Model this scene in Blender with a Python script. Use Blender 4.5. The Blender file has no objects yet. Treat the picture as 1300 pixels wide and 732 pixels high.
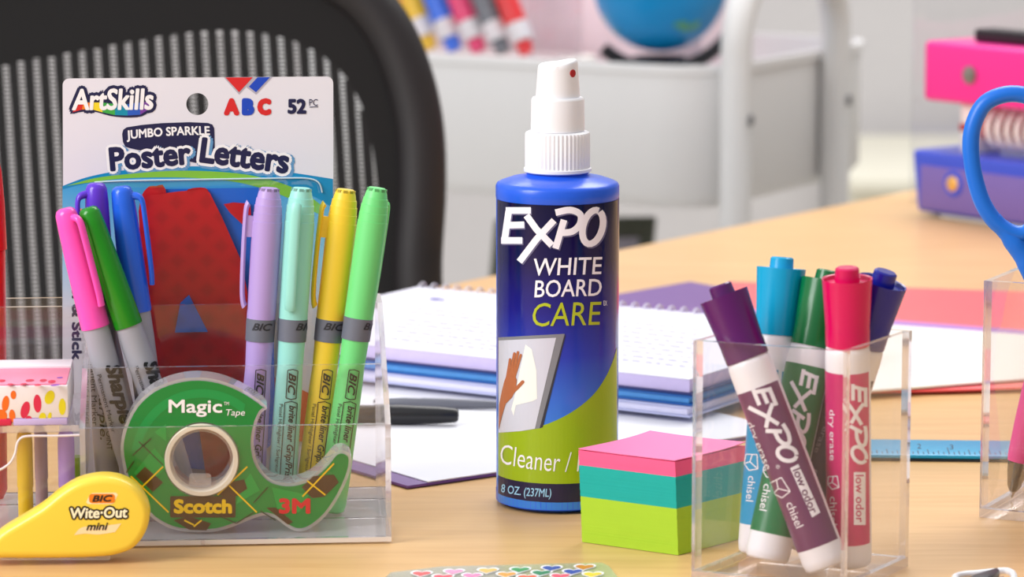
import bpy, bmesh, math, random
from mathutils import Vector, Matrix
from mathutils.geometry import tessellate_polygon

random.seed(7)
SC = bpy.context.scene
COL = SC.collection

# ------------------------------------------------------------------ camera, light, exposure
W, H_IMG, F = 1300.0, 732.0, 4500.0        # frame and focal length in pixels
CAM_H, PITCH = 0.3307, math.radians(8.7)   # height over the table top, downward tilt
CAM = Vector((0, 0, CAM_H))
FWD = Vector((0, math.cos(PITCH), -math.sin(PITCH)))
UPV = Vector((0, math.sin(PITCH), math.cos(PITCH)))
cd = bpy.data.cameras.new('camera')
cd.sensor_width = 36.0
cd.lens = F / W * 36.0
cd.clip_start = 0.05
cd.dof.use_dof = True
cd.dof.focus_distance = 1.54
cd.dof.aperture_fstop = 14.0
cam = bpy.data.objects.new('camera', cd)
COL.objects.link(cam)
cam.location = CAM
cam.rotation_euler = (math.pi / 2 - PITCH, 0, 0)
SC.camera = cam

SC.view_settings.view_transform = 'Standard'
SC.view_settings.look = 'None'
SC.view_settings.gamma = 1.0
SC.view_settings.use_curve_mapping = False
SC.view_settings.exposure = 0.0
SC.cycles.max_bounces = 14
SC.cycles.transparent_max_bounces = 48
SC.cycles.transmission_bounces = 10
SC.cycles.use_denoising = True

wd = bpy.data.worlds.new('room_light')
SC.world = wd
wd.use_nodes = True
wn = wd.node_tree
# room light: bright from overhead and the far side of the room, dim from behind the camera
tcw = wn.nodes.new('ShaderNodeTexCoord')
sxw = wn.nodes.new('ShaderNodeSeparateXYZ')
wn.links.new(tcw.outputs['Generated'], sxw.inputs[0])
mzw = wn.nodes.new('ShaderNodeMapRange')
mzw.interpolation_type = 'SMOOTHSTEP'
mzw.inputs['From Min'].default_value = -0.15
mzw.inputs['From Max'].default_value = 0.9
mzw.inputs['To Min'].default_value = 0.24
mzw.inputs['To Max'].default_value = 0.72
wn.links.new(sxw.outputs['Z'], mzw.inputs['Value'])
mxw = wn.nodes.new('ShaderNodeMapRange')
mxw.interpolation_type = 'SMOOTHSTEP'
mxw.inputs['From Min'].default_value = 0.5
mxw.inputs['From Max'].default_value = -1.0
mxw.inputs['To Min'].default_value = 0.0
mxw.inputs['To Max'].default_value = 0.35
wn.links.new(sxw.outputs['X'], mxw.inputs['Value'])
adw = wn.nodes.new('ShaderNodeMath')
adw.operation = 'ADD'
wn.links.new(mzw.outputs[0], adw.inputs[0])
wn.links.new(mxw.outputs[0], adw.inputs[1])
wn.nodes['Background'].inputs[0].default_value = (0.98, 0.98, 1.0, 1)
wn.links.new(adw.outputs[0], wn.nodes['Background'].inputs[1])


def area(name, loc, target, sx, sy, power, color=(1, 1, 1)):
    ld = bpy.data.lights.new(name, 'AREA')
    ld.shape = 'RECTANGLE'
    ld.size, ld.size_y = sx, sy
    ld.energy = power
    ld.color = color
    o = bpy.data.objects.new(name, ld)
    COL.objects.link(o)
    o.location = loc
    d = Vector(target) - Vector(loc)
    o.rotation_euler = d.to_track_quat('-Z', 'Y').to_euler()
    return o


area('added_key_light', (-1.5, 0.55, 1.15), (0.05, 1.55, 0.05), 0.9, 1.2, 38, (1, 0.99, 0.99))  # unseen area light added as the key from the upper left
area('added_overhead_light', (0.6, 2.9, 1.9), (0.35, 2.2, 0.0), 1.6, 1.0, 32, (1, 0.98, 0.96))  # unseen area light added to brighten the far part of the table
area('added_overhead_light', (0.2, 4.0, 1.95), (0.2, 3.6, 0.0), 1.8, 0.8, 22, (1, 0.98, 0.97))  # second unseen area light added overhead, further back


# ------------------------------------------------------------------ pixel <-> world
def ray(px, py):
    return FWD + Vector(((px - W / 2) / F, 0, 0)) + UPV * ((H_IMG / 2 - py) / F)


def at(px, py, z=0.0):
    r = ray(px, py)
    return CAM + r * ((z - CAM_H) / r.z)


def at_y(px, py, y):
    r = ray(px, py)
    return CAM + r * (y / r.y)


def topix(p):
    d = Vector(p) - CAM
    w = d.dot(FWD)
    return (W / 2 + F * d.x / w, H_IMG / 2 - F * d.dot(UPV) / w)


def surf_plane(P, n):
    P, n = Vector(P), Vector(n).normalized()
    if n.dot(CAM - P) < 0:
        n = -n

    def f(px, py, off=0.0):
        r = ray(px, py)
        return CAM + r * ((P + n * off - CAM).dot(n) / r.dot(n))
    return f


def surf_axis(B, T, rad):
    B, T = Vector(B), Vector(T)
    a = (T - B).normalized()

    def f(px, py, off=0.0):
        R = rad + off
        r = ray(px, py)
        o = CAM - B
        rp, op = r - a * r.dot(a), o - a * o.dot(a)
        A, Bq, Cq = rp.dot(rp), 2 * rp.dot(op), op.dot(op) - R * R
        disc = Bq * Bq - 4 * A * Cq
        t = (-Bq - math.sqrt(max(disc, 0))) / (2 * A)
        p = CAM + r * t
        if disc < 0:
            q = p - B
            ax = a * q.dot(a)
            p = B + ax + (q - ax).normalized() * R
        return p
    return f


# ------------------------------------------------------------------ materials
def S(r, g, b):
    f = lambda c: (c / 12.92) if c <= 0.04045 else ((c + 0.055) / 1.055) ** 2.4
    return (f(r / 255.0), f(g / 255.0), f(b / 255.0), 1.0)


MATS = {}


def mat(name, rgb, rough=0.4, spec=0.5, metal=0.0, var=0.04, scale=60.0, coat=0.0, trans=0.0, sss=0.0, bump=0.0):
    """one plain procedural material: a colour with a faint noise variation"""
    if name in MATS:
        return MATS[name]
    m = bpy.data.materials.new(name)
    m.use_nodes = True
    nt = m.node_tree
    bs = nt.nodes['Principled BSDF']
    c = S(*rgb)
    bs.inputs['Roughness'].default_value = rough
    bs.inputs['Specular IOR Level'].default_value = spec
    bs.inputs['Metallic'].default_value = metal
    bs.inputs['Coat Weight'].default_value = coat
    bs.inputs['Coat Roughness'].default_value = 0.08
    if trans:
        bs.inputs['Transmission Weight'].default_value = trans
    tc = nt.nodes.new('ShaderNodeTexCoord')
    nz = nt.nodes.new('ShaderNodeTexNoise')
    nz.inputs['Scale'].default_value = scale
    nz.inputs['Detail'].default_value = 3
    nt.links.new(tc.outputs['Object'], nz.inputs['Vector'])
    mx = nt.nodes.new('ShaderNodeMix')
    mx.data_type = 'RGBA'
    mx.inputs[6].default_value = tuple(max(0, x * (1 - var)) for x in c[:3]) + (1,)
    mx.inputs[7].default_value = tuple(min(1, x * (1 + var)) for x in c[:3]) + (1,)
    nt.links.new(nz.outputs['Fac'], mx.inputs[0])
    nt.links.new(mx.outputs[2], bs.inputs['Base Color'])
    if bump:
        bp = nt.nodes.new('ShaderNodeBump')
        bp.inputs['Strength'].default_value = bump
        bp.inputs['Distance'].default_value = 0.0005
        nt.links.new(nz.outputs['Fac'], bp.inputs['Height'])
        nt.links.new(bp.outputs[0], bs.inputs['Normal'])
    MATS[name] = m
    return m


def clear_mat(name, tint, gloss_rgb=(1, 1, 1), base=0.0, ior=1.45, rough=0.03, haze=0.0, haze_rgb=(235, 230, 232)):
    """clear plastic sheet: transparent body, Fresnel gloss on its faces, a little milky haze"""
    m = bpy.data.materials.new(name)
    m.use_nodes = True
    nt = m.node_tree
    nt.nodes.clear()
    out = nt.nodes.new('ShaderNodeOutputMaterial')
    tr = nt.nodes.new('ShaderNodeBsdfTransparent')
    tr.inputs[0].default_value = tuple(tint) + (1,)
    gl = nt.nodes.new('ShaderNodeBsdfGlossy')
    gl.inputs['Color'].default_value = tuple(gloss_rgb) + (1,)
    gl.inputs['Roughness'].default_value = rough
    lw = nt.nodes.new('ShaderNodeLayerWeight')
    lw.inputs['Blend'].default_value = 0.5
    pw = nt.nodes.new('ShaderNodeMath')
    pw.operation = 'POWER'
    pw.inputs[1].default_value = 5.0
    nt.links.new(lw.outputs['Facing'], pw.inputs[0])
    fr = nt.nodes.new('ShaderNodeMath')
    fr.operation = 'MULTIPLY_ADD'
    fr.use_clamp = True
    fr.inputs[1].default_value = 0.75
    fr.inputs[2].default_value = 0.026 + base
    nt.links.new(pw.outputs[0], fr.inputs[0])
    mx = nt.nodes.new('ShaderNodeMixShader')
    nt.links.new(fr.outputs[0], mx.inputs[0])
    last = tr
    if haze:
        df = nt.nodes.new('ShaderNodeBsdfDiffuse')
        df.inputs[0].default_value = S(*haze_rgb)
        nz = nt.nodes.new('ShaderNodeTexNoise')
        nz.inputs['Scale'].default_value = 40
        tc = nt.nodes.new('ShaderNodeTexCoord')
        nt.links.new(tc.outputs['Object'], nz.inputs['Vector'])
        mr = nt.nodes.new('ShaderNodeMapRange')
        mr.inputs['To Min'].default_value = haze * 0.85
        mr.inputs['To Max'].default_value = haze * 1.15
        nt.links.new(nz.outputs['Fac'], mr.inputs['Value'])
        m2 = nt.nodes.new('ShaderNodeMixShader')
        nt.links.new(mr.outputs[0], m2.inputs[0])
        nt.links.new(tr.outputs[0], m2.inputs[1])
        nt.links.new(df.outputs[0], m2.inputs[2])
        last = m2
    nt.links.new(last.outputs[0], mx.inputs[1])
    nt.links.new(gl.outputs[0], mx.inputs[2])
    nt.links.new(mx.outputs[0], out.inputs[0])
    MATS[name] = m
    return m


ACR = clear_mat('acrylic_sheet', (0.972, 0.970, 0.975))


def glassy(m, k, ior=1.49):
    """polished edge: part of the light is really bent through it"""
    nt = m.node_tree
    out = [n for n in nt.nodes if n.type == 'OUTPUT_MATERIAL'][0]
    src = out.inputs[0].links[0].from_socket
    g = nt.nodes.new('ShaderNodeBsdfGlass')
    g.inputs['IOR'].default_value = ior
    g.inputs['Roughness'].default_value = 0.02
    mx = nt.nodes.new('ShaderNodeMixShader')
    mx.inputs[0].default_value = k
    nt.links.new(src, mx.inputs[1])
    nt.links.new(g.outputs[0], mx.inputs[2])
    nt.links.new(mx.outputs[0], out.inputs[0])
    return m


ACE = glassy(clear_mat('acrylic_polished_edge', (0.84, 0.80, 0.84), base=0.26, rough=0.06, haze=0.40, haze_rgb=(252, 246, 250)), 0.5)
ACB = clear_mat('acrylic_bright_edge', (0.84, 0.82, 0.85), base=0.26, rough=0.06, haze=0.62, haze_rgb=(252, 248, 250))  # white haze paints in the brightness refracted along the base edge
CLR = clear_mat('clear_plastic', (0.95, 0.95, 0.955), base=0.04, rough=0.06, haze=0.12, haze_rgb=(245, 240, 242))
SHELL = clear_mat('clear_shell_plastic', (0.95, 0.95, 0.955), base=0.07, rough=0.05, haze=0.30, haze_rgb=(252, 248, 253))
BASEM = clear_mat('acrylic_base', (0.95, 0.95, 0.955), base=0.06, rough=0.08, haze=0.42, haze_rgb=(240, 240, 242))  # white haze painted in for the reflections in the base plate
FILM = clear_mat('clear_film', (0.985, 0.985, 0.988), base=-0.015, rough=0.12)


def wood():
    m = bpy.data.materials.new('light_maple_laminate')
    m.use_nodes = True
    nt = m.node_tree
    bs = nt.nodes['Principled BSDF']
    bs.inputs['Roughness'].default_value = 0.34
    bs.inputs['Specular IOR Level'].default_value = 0.45
    tc = nt.nodes.new('ShaderNodeTexCoord')
    mp = nt.nodes.new('ShaderNodeMapping')
    mp.inputs['Rotation'].default_value = (0, 0, math.radians(-14))
    mp.inputs['Scale'].default_value = (5, 60, 5)
    nt.links.new(tc.outputs['Object'], mp.inputs['Vector'])
    n1 = nt.nodes.new('ShaderNodeTexNoise')
    n1.inputs['Scale'].default_value = 2.4
    n1.inputs['Detail'].default_value = 6
    n1.inputs['Distortion'].default_value = 0.6
    nt.links.new(mp.outputs[0], n1.inputs['Vector'])
    n2 = nt.nodes.new('ShaderNodeTexNoise')
    n2.inputs['Scale'].default_value = 6
    nt.links.new(tc.outputs['Object'], n2.inputs['Vector'])
    ad = nt.nodes.new('ShaderNodeMath')
    ad.operation = 'MULTIPLY_ADD'
    ad.inputs[1].default_value = 0.35
    nt.links.new(n2.outputs['Fac'], ad.inputs[0])
    nt.links.new(n1.outputs['Fac'], ad.inputs[2])
    cr = nt.nodes.new('ShaderNodeValToRGB')
    cr.color_ramp.elements[0].position = 0.40
    cr.color_ramp.elements[0].color = S(212, 166, 106)
    cr.color_ramp.elements[1].position = 0.95
    cr.color_ramp.elements[1].color = S(232, 190, 132)
    nt.links.new(ad.outputs[0], cr.inputs['Fac'])
    nt.links.new(cr.outputs[0], bs.inputs['Base Color'])
    MATS['wood'] = m
    return m


# ------------------------------------------------------------------ mesh building
def rootloc(o):
    while o.parent:
        o = o.parent
    return Vector(o.location)


def thing(name, label, cat, loc=(0, 0, 0), group=None):
    o = bpy.data.objects.new(name, None)
    o.empty_display_size = 0.02
    COL.objects.link(o)
    o.location = loc
    tag(o, label, cat, group)
    return o


def tag(o, label, cat, group=None, kind=None):
    if label:
        o['label'] = label
    if cat:
        o['category'] = cat
    if group:
        o['group'] = group
    if kind:
        o['kind'] = kind
    return o


class MB:
    """collects geometry in world coordinates and links it as ONE mesh object"""
    def __init__(self):
        self.v, self.f, self.mi = [], [], []

    def add(self, vs, fs, mi=0):
        n = len(self.v)
        self.v += [Vector(p) for p in vs]
        self.f += [tuple(i + n for i in f) for f in fs]
        self.mi += [mi] * len(fs)
        return self

    def box8(self, c, mi=0, rim=None):
        """c: four bottom corners then four top corners (same order)"""
        fs = [(3, 2, 1, 0), (4, 5, 6, 7), (0, 1, 5, 4), (1, 2, 6, 5), (2, 3, 7, 6), (3, 0, 4, 7)]
        if rim is None:
            return self.add(c, fs, mi)
        n = len(self.v)
        self.v += [Vector(p) for p in c]
        for i, f in enumerate(fs):
            self.f.append(tuple(k + n for k in f))
            self.mi.append(rim if i in (0, 1) else mi)
        return self

    def obox(self, P, a, b, c, mi=0):
        """box with corner P and edge vectors a, b, c"""
        P, a, b, c = map(Vector, (P, a, b, c))
        return self.box8([P, P + a, P + a + b, P + b, P + c, P + a + c, P + a + b + c, P + b + c], mi)

    def slab(self, P, a, b, c, face=0, edge=1):
        """thin panel: a x b are its broad sides, c its thickness; the narrow sides take the edge material"""
        P, a, b, c = map(Vector, (P, a, b, c))
        vs = [P, P + a, P + a + b, P + b, P + c, P + a + c, P + a + b + c, P + b + c]
        self.add(vs, [(3, 2, 1, 0), (4, 5, 6, 7)], face)
        return self.add(vs, [(0, 1, 5, 4), (1, 2, 6, 5), (2, 3, 7, 6), (3, 0, 4, 7)], edge)

    def lathe(self, B, T, prof, n=40, mi=0, a0=0.0, a1=2 * math.pi, caps=True, rib=None):
        """surface of revolution; prof = (distance from T towards B, radius); angle 0 faces the camera"""
        B, T = Vector(B), Vector(T)
        ax = (B - T).normalized()
        q = CAM - T
        u = (q - ax * q.dot(ax)).normalized()
        w = u.cross(ax).normalized()
        if w.x < 0:
            w = -w
        full = abs(a1 - a0) > 2 * math.pi - 1e-6
        m = n if full else n + 1
        vs, fs = [], []
        for d, r in prof:
            for k in range(m):
                a = a0 + (a1 - a0) * k / n
                rr = r if (rib is None or r <= 0) else r + (rib if k % 2 else 0)
                vs.append(T + ax * d + (u * math.cos(a) + w * math.sin(a)) * rr)
        for i in range(len(prof) - 1):
            for k in range(n):
                k2 = (k + 1) % m
                fs.append((i * m + k, i * m + k2, (i + 1) * m + k2, (i + 1) * m + k))
        if caps and full:
            if prof[0][1] > 1e-7:
                fs.append(tuple(range(m)))
            if prof[-1][1] > 1e-7:
                fs.append(tuple((len(prof) - 1) * m + k for k in range(m - 1, -1, -1)))
        return self.add(vs, fs, mi)

    def tube(self, pts, r, n=12, mi=0, closed=False, flat=None):
        """tube along points; flat=(vector, factor) squashes it along a direction"""
        pts = [Vector(p) for p in pts]
        rs = r if isinstance(r, (list, tuple)) else [r] * len(pts)
        m = len(pts)
        vs, fs = [], []
        prev = None
        for i in range(m):
            if closed:
                t = pts[(i + 1) % m] - pts[i - 1]
            else:
                t = pts[min(i + 1, m - 1)] - pts[max(i - 1, 0)]
            t.normalize()
            if prev is None:
                s = t.orthogonal().normalized()
            else:
                s = (prev - t * prev.dot(t)).normalized()
            prev = s
            b = t.cross(s)
            for k in range(n):
                a = 2 * math.pi * k / n
                o = (s * math.cos(a) + b * math.sin(a)) * rs[i]
                if flat:
                    fv = Vector(flat[0]).normalized()
                    o = o - fv * o.dot(fv) * (1 - flat[1])
                vs.append(pts[i] + o)
        seg = m if closed else m - 1
        for i in range(seg):
            j = (i + 1) % m
            for k in range(n):
                k2 = (k + 1) % n
                fs.append((i * n + k, i * n + k2, j * n + k2, j * n + k))
        if not closed:
            fs.append(tuple(range(n - 1, -1, -1)))
            fs.append(tuple((m - 1) * n + k for k in range(n)))
        return self.add(vs, fs, mi)

    def prism(self, outline, holes, fa, fb, mi=0, side=None):
        """solid between two mapped copies of a flat outline with holes; fa/fb map (x, y) to points"""
        loops = [list(outline)] + [list(h) for h in holes]
        tri = tessellate_polygon([[Vector((x, y, 0)) for x, y in l] for l in loops])
        flat = [p for l in loops for p in l]
        n = len(flat)
        vs = [fa(x, y) for x, y in flat] + [fb(x, y) for x, y in flat]
        self.add(vs, [tuple(t) for t in tri] + [tuple(i + n for i in reversed(t)) for t in tri], mi)
        base, fs = 0, []
        for l in loops:
            k = len(l)
            for i in range(k):
                j = (i + 1) % k
                fs.append((base + i, base + j, base + j + n, base + i + n))
            base += k
        return self.add(vs, fs, mi if side is None else side)

    def rings(self, ringlist, mi=0, caps=True):
        """loft through closed rings of equal count"""
        n = len(ringlist[0])
        vs = [p for r in ringlist for p in r]
        fs = []
        for i in range(len(ringlist) - 1):
            for k in range(n):
                k2 = (k + 1) % n
                fs.append((i * n + k, i * n + k2, (i + 1) * n + k2, (i + 1) * n + k))
        if caps:
            fs.append(tuple(range(n - 1, -1, -1)))
            fs.append(tuple((len(ringlist) - 1) * n + k for k in range(n)))
        return self.add(vs, fs, mi)

    def build(self, name, mats, parent=None, loc=None, smooth=True, angle=35, bevel=0.0, seg=2, weld=True):
        if not isinstance(mats, (list, tuple)):
            mats = [mats]
        o0 = rootloc(parent) if parent else Vector(loc if loc is not None else (0, 0, 0))
        me = bpy.data.meshes.new(name)
        me.from_pydata([p - o0 for p in self.v], [], self.f)
        for m in mats:
            me.materials.append(m)
        for p, i in zip(me.polygons, self.mi):
            p.material_index = i
        bm = bmesh.new()
        bm.from_mesh(me)
        if weld:
            bmesh.ops.remove_doubles(bm, verts=bm.verts, dist=1e-6)
        bmesh.ops.recalc_face_normals(bm, faces=bm.faces)
        if bevel:
            es = [e for e in bm.edges if len(e.link_faces) == 2 and e.calc_face_angle(0) > math.radians(40)]
            bmesh.ops.bevel(bm, geom=es, offset=bevel, segments=seg, profile=0.5, affect='EDGES', clamp_overlap=True)
        if smooth:
            for f in bm.faces:
                f.smooth = True
            for e in bm.edges:
                if len(e.link_faces) == 2 and e.calc_face_angle(0) > math.radians(angle):
                    e.smooth = False
        bm.to_mesh(me)
        bm.free()
        o = bpy.data.objects.new(name, me)
        COL.objects.link(o)
        if parent:
            o.parent = parent
        else:
            o.location = o0
        return o


TEXT_CACHE = {}


def text_mesh(body, off, shear):
    key = (body, off, shear)
    if key in TEXT_CACHE:
        return TEXT_CACHE[key]
    cu = bpy.data.curves.new('lettering_outline', 'FONT')
    cu.body = body
    cu.size = 1.0
    cu.offset = off
    cu.shear = shear
    cu.resolution_u = 3
    ob = bpy.data.objects.new('lettering_outline', cu)
    me = ob.to_mesh()
    vs = [(v.co.x, v.co.y) for v in me.vertices]
    fs = [tuple(p.vertices) for p in me.polygons]
    ob.to_mesh_clear()
    bpy.data.objects.remove(ob)
    bpy.data.curves.remove(cu)
    TEXT_CACHE[key] = (vs, fs)
    return vs, fs


class Flat:
    """flat print shapes, in photo pixels, laid onto a real surface"""
    def __init__(self):
        self.v, self.f, self.k = [], [], 0

    def add(self, vs, fs):
        """every shape of one print lies a hair above the one before it"""
        n = len(self.v)
        self.v += [(x, y, self.k * 3e-6) for x, y in vs]
        self.k = (self.k + 1) % 14
        self.f += [tuple(i + n for i in f) for f in fs]
        return self

    def text(self, body, cx, cy, w, h, rot=0.0, off=0.0, shear=0.0, ref=None, warp=None):
        """off: stroke thickening in font units, made by overprinting shifted copies;
        ref: thickening that the given size w x h already includes (default: off itself)"""
        vs, fs = text_mesh(body, min(off, 0.0), shear)
        x0, x1 = min(p[0] for p in vs), max(p[0] for p in vs)
        y0, y1 = min(p[1] for p in vs), max(p[1] for p in vs)
        fat = max(off, 0.0)
        inc = fat if ref is None else ref
        k = h / (y1 - y0 + 2 * inc)
        w, h, fat = w - 2 * inc * k, h - 2 * inc * k, fat * k
        c, s = math.cos(math.radians(rot)), math.sin(math.radians(rot))
        m = 0 if fat < 0.12 else (6 if fat < 0.8 else 12)
        for dx, dy in [(0.0, 0.0)] + [(fat * math.cos(2 * math.pi * i / m), fat * math.sin(2 * math.pi * i / m)) for i in range(m)]:
            out = []
            for x, y in vs:
                a = ((x - x0) / (x1 - x0) - 0.5) * w
                b = -((y - y0) / (y1 - y0) - 0.5) * h
                if warp:
                    a, b = warp(a, b)
                a, b = a + dx, b + dy
                out.append((cx + a * c - b * s, cy + a * s + b * c))
            self.add(out, fs)
        return self

    def poly(self, pts, holes=()):
        loops = [list(pts)] + [list(h) for h in holes]
        tri = tessellate_polygon([[Vector((x, y, 0)) for x, y in l] for l in loops])
        return self.add([p for l in loops for p in l], [tuple(t) for t in tri])

    def stroke(self, pts, w):
        """a brush stroke of constant width along a polyline"""
        P = [Vector((x, y)) for x, y in pts]
        L, R = [], []
        for i, p in enumerate(P):
            t = (P[min(i + 1, len(P) - 1)] - P[max(i - 1, 0)]).normalized()
            nn = Vector((-t.y, t.x)) * (w / 2)
            L.append((p.x + nn.x, p.y + nn.y))
            R.append((p.x - nn.x, p.y - nn.y))
        n = len(P)
        return self.add(L + R, [(i, i + 1, n + i + 1, n + i) for i in range(n - 1)])

    def ellipse(self, cx, cy, rx, ry, rot=0.0, n=28):
        c, s = math.cos(math.radians(rot)), math.sin(math.radians(rot))
        pts = []
        for k in range(n):
            a = 2 * math.pi * k / n
            x, y = rx * math.cos(a), ry * math.sin(a)
            pts.append((cx + x * c - y * s, cy + x * s + y * c))
        return self.add(pts, [tuple(range(n))])

    def build(self, name, surf, m, parent, off=0.00012, grid=None):
        bm = bmesh.new()
        bv = [bm.verts.new(p) for p in self.v]
        for f in self.f:
            try:
                bm.faces.new([bv[i] for i in f])
            except ValueError:
                pass
        if grid:
            for ax in (0, 1):
                lo = min(v.co[ax] for v in bm.verts)
                hi = max(v.co[ax] for v in bm.verts)
                k = math.floor(lo / grid) * grid + grid
                while k < hi:
                    co, no = [0, 0, 0], [0, 0, 0]
                    co[ax], no[ax] = k, 1
                    bmesh.ops.bisect_plane(bm, geom=bm.verts[:] + bm.edges[:] + bm.faces[:], plane_co=co, plane_no=no)
                    k += grid
        o0 = rootloc(parent)
        for v in bm.verts:
            v.co = surf(v.co.x, v.co.y, off + v.co.z) - o0
        for f in bm.faces:
            f.normal_update()
            if f.normal.dot(CAM - o0 - f.calc_center_median()) < 0:
                f.normal_flip()
        me = bpy.data.meshes.new(name)
        bm.to_mesh(me)
        bm.free()
        me.materials.append(m)
        o = bpy.data.objects.new(name, me)
        COL.objects.link(o)
        o.parent = parent
        return o


def curve_closed(pts, n=4):
    """Catmull-Rom through a closed outline"""
    out, m = [], len(pts)
    for i in range(m):
        p0, p1, p2, p3 = pts[i - 1], pts[i], pts[(i + 1) % m], pts[(i + 2) % m]
        for k in range(n):
            t = k / n
            out.append(tuple(0.5 * (2 * b + (c - a) * t + (2 * a - 5 * b + 4 * c - d) * t * t + (3 * b - a - 3 * c + d) * t ** 3)
                             for a, b, c, d in zip(p0, p1, p2, p3)))
    return out


def curve_open(pts, n=6):
    ext = [pts[0]] + list(pts) + [pts[-1]]
    out = []
    for i in range(len(pts) - 1):
        p0, p1, p2, p3 = ext[i:i + 4]
        for k in range(n):
            t = k / n
            out.append(tuple(0.5 * (2 * b + (c - a) * t + (2 * a - 5 * b + 4 * c - d) * t * t + (3 * b - a - 3 * c + d) * t ** 3)
                             for a, b, c, d in zip(p0, p1, p2, p3)))
    out.append(tuple(pts[-1]))
    return out


def inset(pts, d):
    """move a closed outline inwards along its vertex normals"""
    m = len(pts)
    A = sum(pts[i][0] * pts[(i + 1) % m][1] - pts[(i + 1) % m][0] * pts[i][1] for i in range(m))
    sg = 1 if A > 0 else -1
    out = []
    for i in range(m):
        a, b = pts[i - 1], pts[(i + 1) % m]
        tx, ty = b[0] - a[0], b[1] - a[1]
        l = math.hypot(tx, ty) or 1
        out.append((pts[i][0] - sg * ty / l * d, pts[i][1] + sg * tx / l * d))
    return out


def circle(cx, cy, r, n=48):
    return [(cx + r * math.cos(2 * math.pi * k / n), cy + r * math.sin(2 * math.pi * k / n)) for k in range(n)]


def rrect(x0, y0, x1, y1, r, n=5):
    out = []
    for cx, cy, a in ((x1 - r, y0 + r, -90), (x1 - r, y1 - r, 0), (x0 + r, y1 - r, 90), (x0 + r, y0 + r, 180)):
        for k in range(n + 1):
            t = math.radians(a + 90 * k / n)
            out.append((cx + r * math.cos(t), cy + r * math.sin(t)))
    return out


# brush lettering of the marker logo, drawn as strokes in a 0..1 x 0..1 box (y down)
def logo_strokes():
    st = []
    n = lambda x, y: ((x - 90) / 500.0, (y - 92) / 250.0)
    st.append([n(132, 108), n(112, 240)])
    st.append([n(118, 106), n(236, 106)])
    st.append([n(122, 172), n(205, 170)])
    st.append([n(96, 240), n(196, 240)])
    st.append([n(215, 128), n(262, 190), n(335, 262)])
    st.append([n(345, 150), n(262, 235), n(182, 335)])
    st.append([n(392, 148), n(352, 276)])
    st.append(curve_open([n(352, 116), n(420, 104), n(468, 124), n(466, 168), n(430, 200), n(376, 206)], 5))
    c, s = math.cos(0.30), math.sin(0.30)
    O = []
    for k in range(25):
        a = math.radians(-75 + 352 * k / 24)
        x, y = 45 * math.cos(a), 78 * math.sin(a)
        O.append(n(527 + x * c - y * s, 180 + x * s + y * c))
    st.append(O)
    return st


def logo(flat, cx, cy, w, h, rot, lw):
    c, s = math.cos(math.radians(rot)), math.sin(math.radians(rot))
    for st in logo_strokes():
        pts = []
        for x, y in st:
            a, b = (x - 0.5) * w, (y - 0.5) * h
            pts.append((cx + a * c - b * s, cy + a * s + b * c))
        flat.stroke(pts, lw)
    return flat

# ================================================================== the setting
def struct(name, mb, m, **k):
    o = mb.build(name, m, **k)
    o['kind'] = 'structure'
    return o


FLOOR_Z = -0.735
struct('floor', MB().obox((-4, -1.2, FLOOR_Z - 0.05), (8, 0, 0), (0, 7.2, 0), (0, 0, 0.05)), mat('floor_vinyl', (196, 190, 178), 0.5))
struct('wall_back', MB().obox((-4, 5.2, FLOOR_Z), (8, 0, 0), (0, 0.1, 0), (0, 0, 3.2)), mat('wall_paint', (212, 209, 210), 0.85))
struct('baseboard_back', MB().obox((-4, 5.185, FLOOR_Z), (8, 0, 0), (0, 0.0145, 0), (0, 0, 0.1)), mat('baseboard_paint', (225, 222, 216), 0.6))

WOOD = wood()
E1, E2 = at(1160, 240), at(50, 466)          # two points of the table's far edge
ed = (E1 - E2).normalized()
FL, FR = E2 - ed * 1.0, E1 + ed * 0.75
tb = thing('table', 'light maple table top that all the stationery stands on', 'table', (0.1, 1.6, FLOOR_Z))
outl = [(-0.9, 0.8), (1.0, 0.8), (FR.x, FR.y), (FL.x, FL.y)]
MB().prism(outl, [], lambda x, y: Vector((x, y, 0)), lambda x, y: Vector((x, y, -0.03))).build('table_top', WOOD, tb, bevel=0.0025)
for lx, ly in ((-0.8, 0.9), (0.9, 0.9), (0.72, 2.95), (-0.68, 1.25)):
    MB().obox((lx - 0.025, ly - 0.025, FLOOR_Z + 0.0003), (0.05, 0, 0), (0, 0.05, 0), (0, 0, -FLOOR_Z - 0.0303)).build('leg', mat('grey_steel', (120, 120, 122), 0.4, metal=0.6), tb, bevel=0.004)

WHITE = mat('white_print', (245, 243, 245), 0.45, var=0.01)
BLACK = mat('black_print', (18, 16, 18), 0.45, var=0.02)
NAVY = mat('navy_print', (20, 22, 70), 0.4, var=0.02)

# ================================================================== spray bottle
BX, BY = at(707, 637).x, at(707, 637).y
BR = 0.0270


def bz(py):
    return at_y(707, py, BY).z


bot = thing('spray_bottle', 'blue spray bottle of whiteboard cleaner with a white pump cap', 'spray bottle', (BX, BY, 0))
BT = Vector((BX, BY, bz(219)))
BB = Vector((BX, BY, 0))
top = BT.z
prof = [(0, 0), (0, 0.0132), (0.0006, 0.0138), (0.0012, 0.0150)]
for r, z in ((0.0205, bz(225)), (0.0250, bz(229.5)), (0.0264, bz(231.5)), (0.0270, bz(235)), (0.0270, bz(249)), (0.0268, bz(250.5)),
             (0.0268, bz(630)), (0.0270, bz(631.5)), (0.0270, 0.0065), (0.0266, 0.0040), (0.0255, 0.0018), (0.0235, 0.0004), (0.0215, 0.0), (0, 0.0)):
    prof.append((top - z, r))
MB().lathe(BB, BT, prof, 72).build('bottle_body', mat('blue_plastic', (30, 92, 225), 0.28, var=0.02), bot, angle=50)


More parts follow.
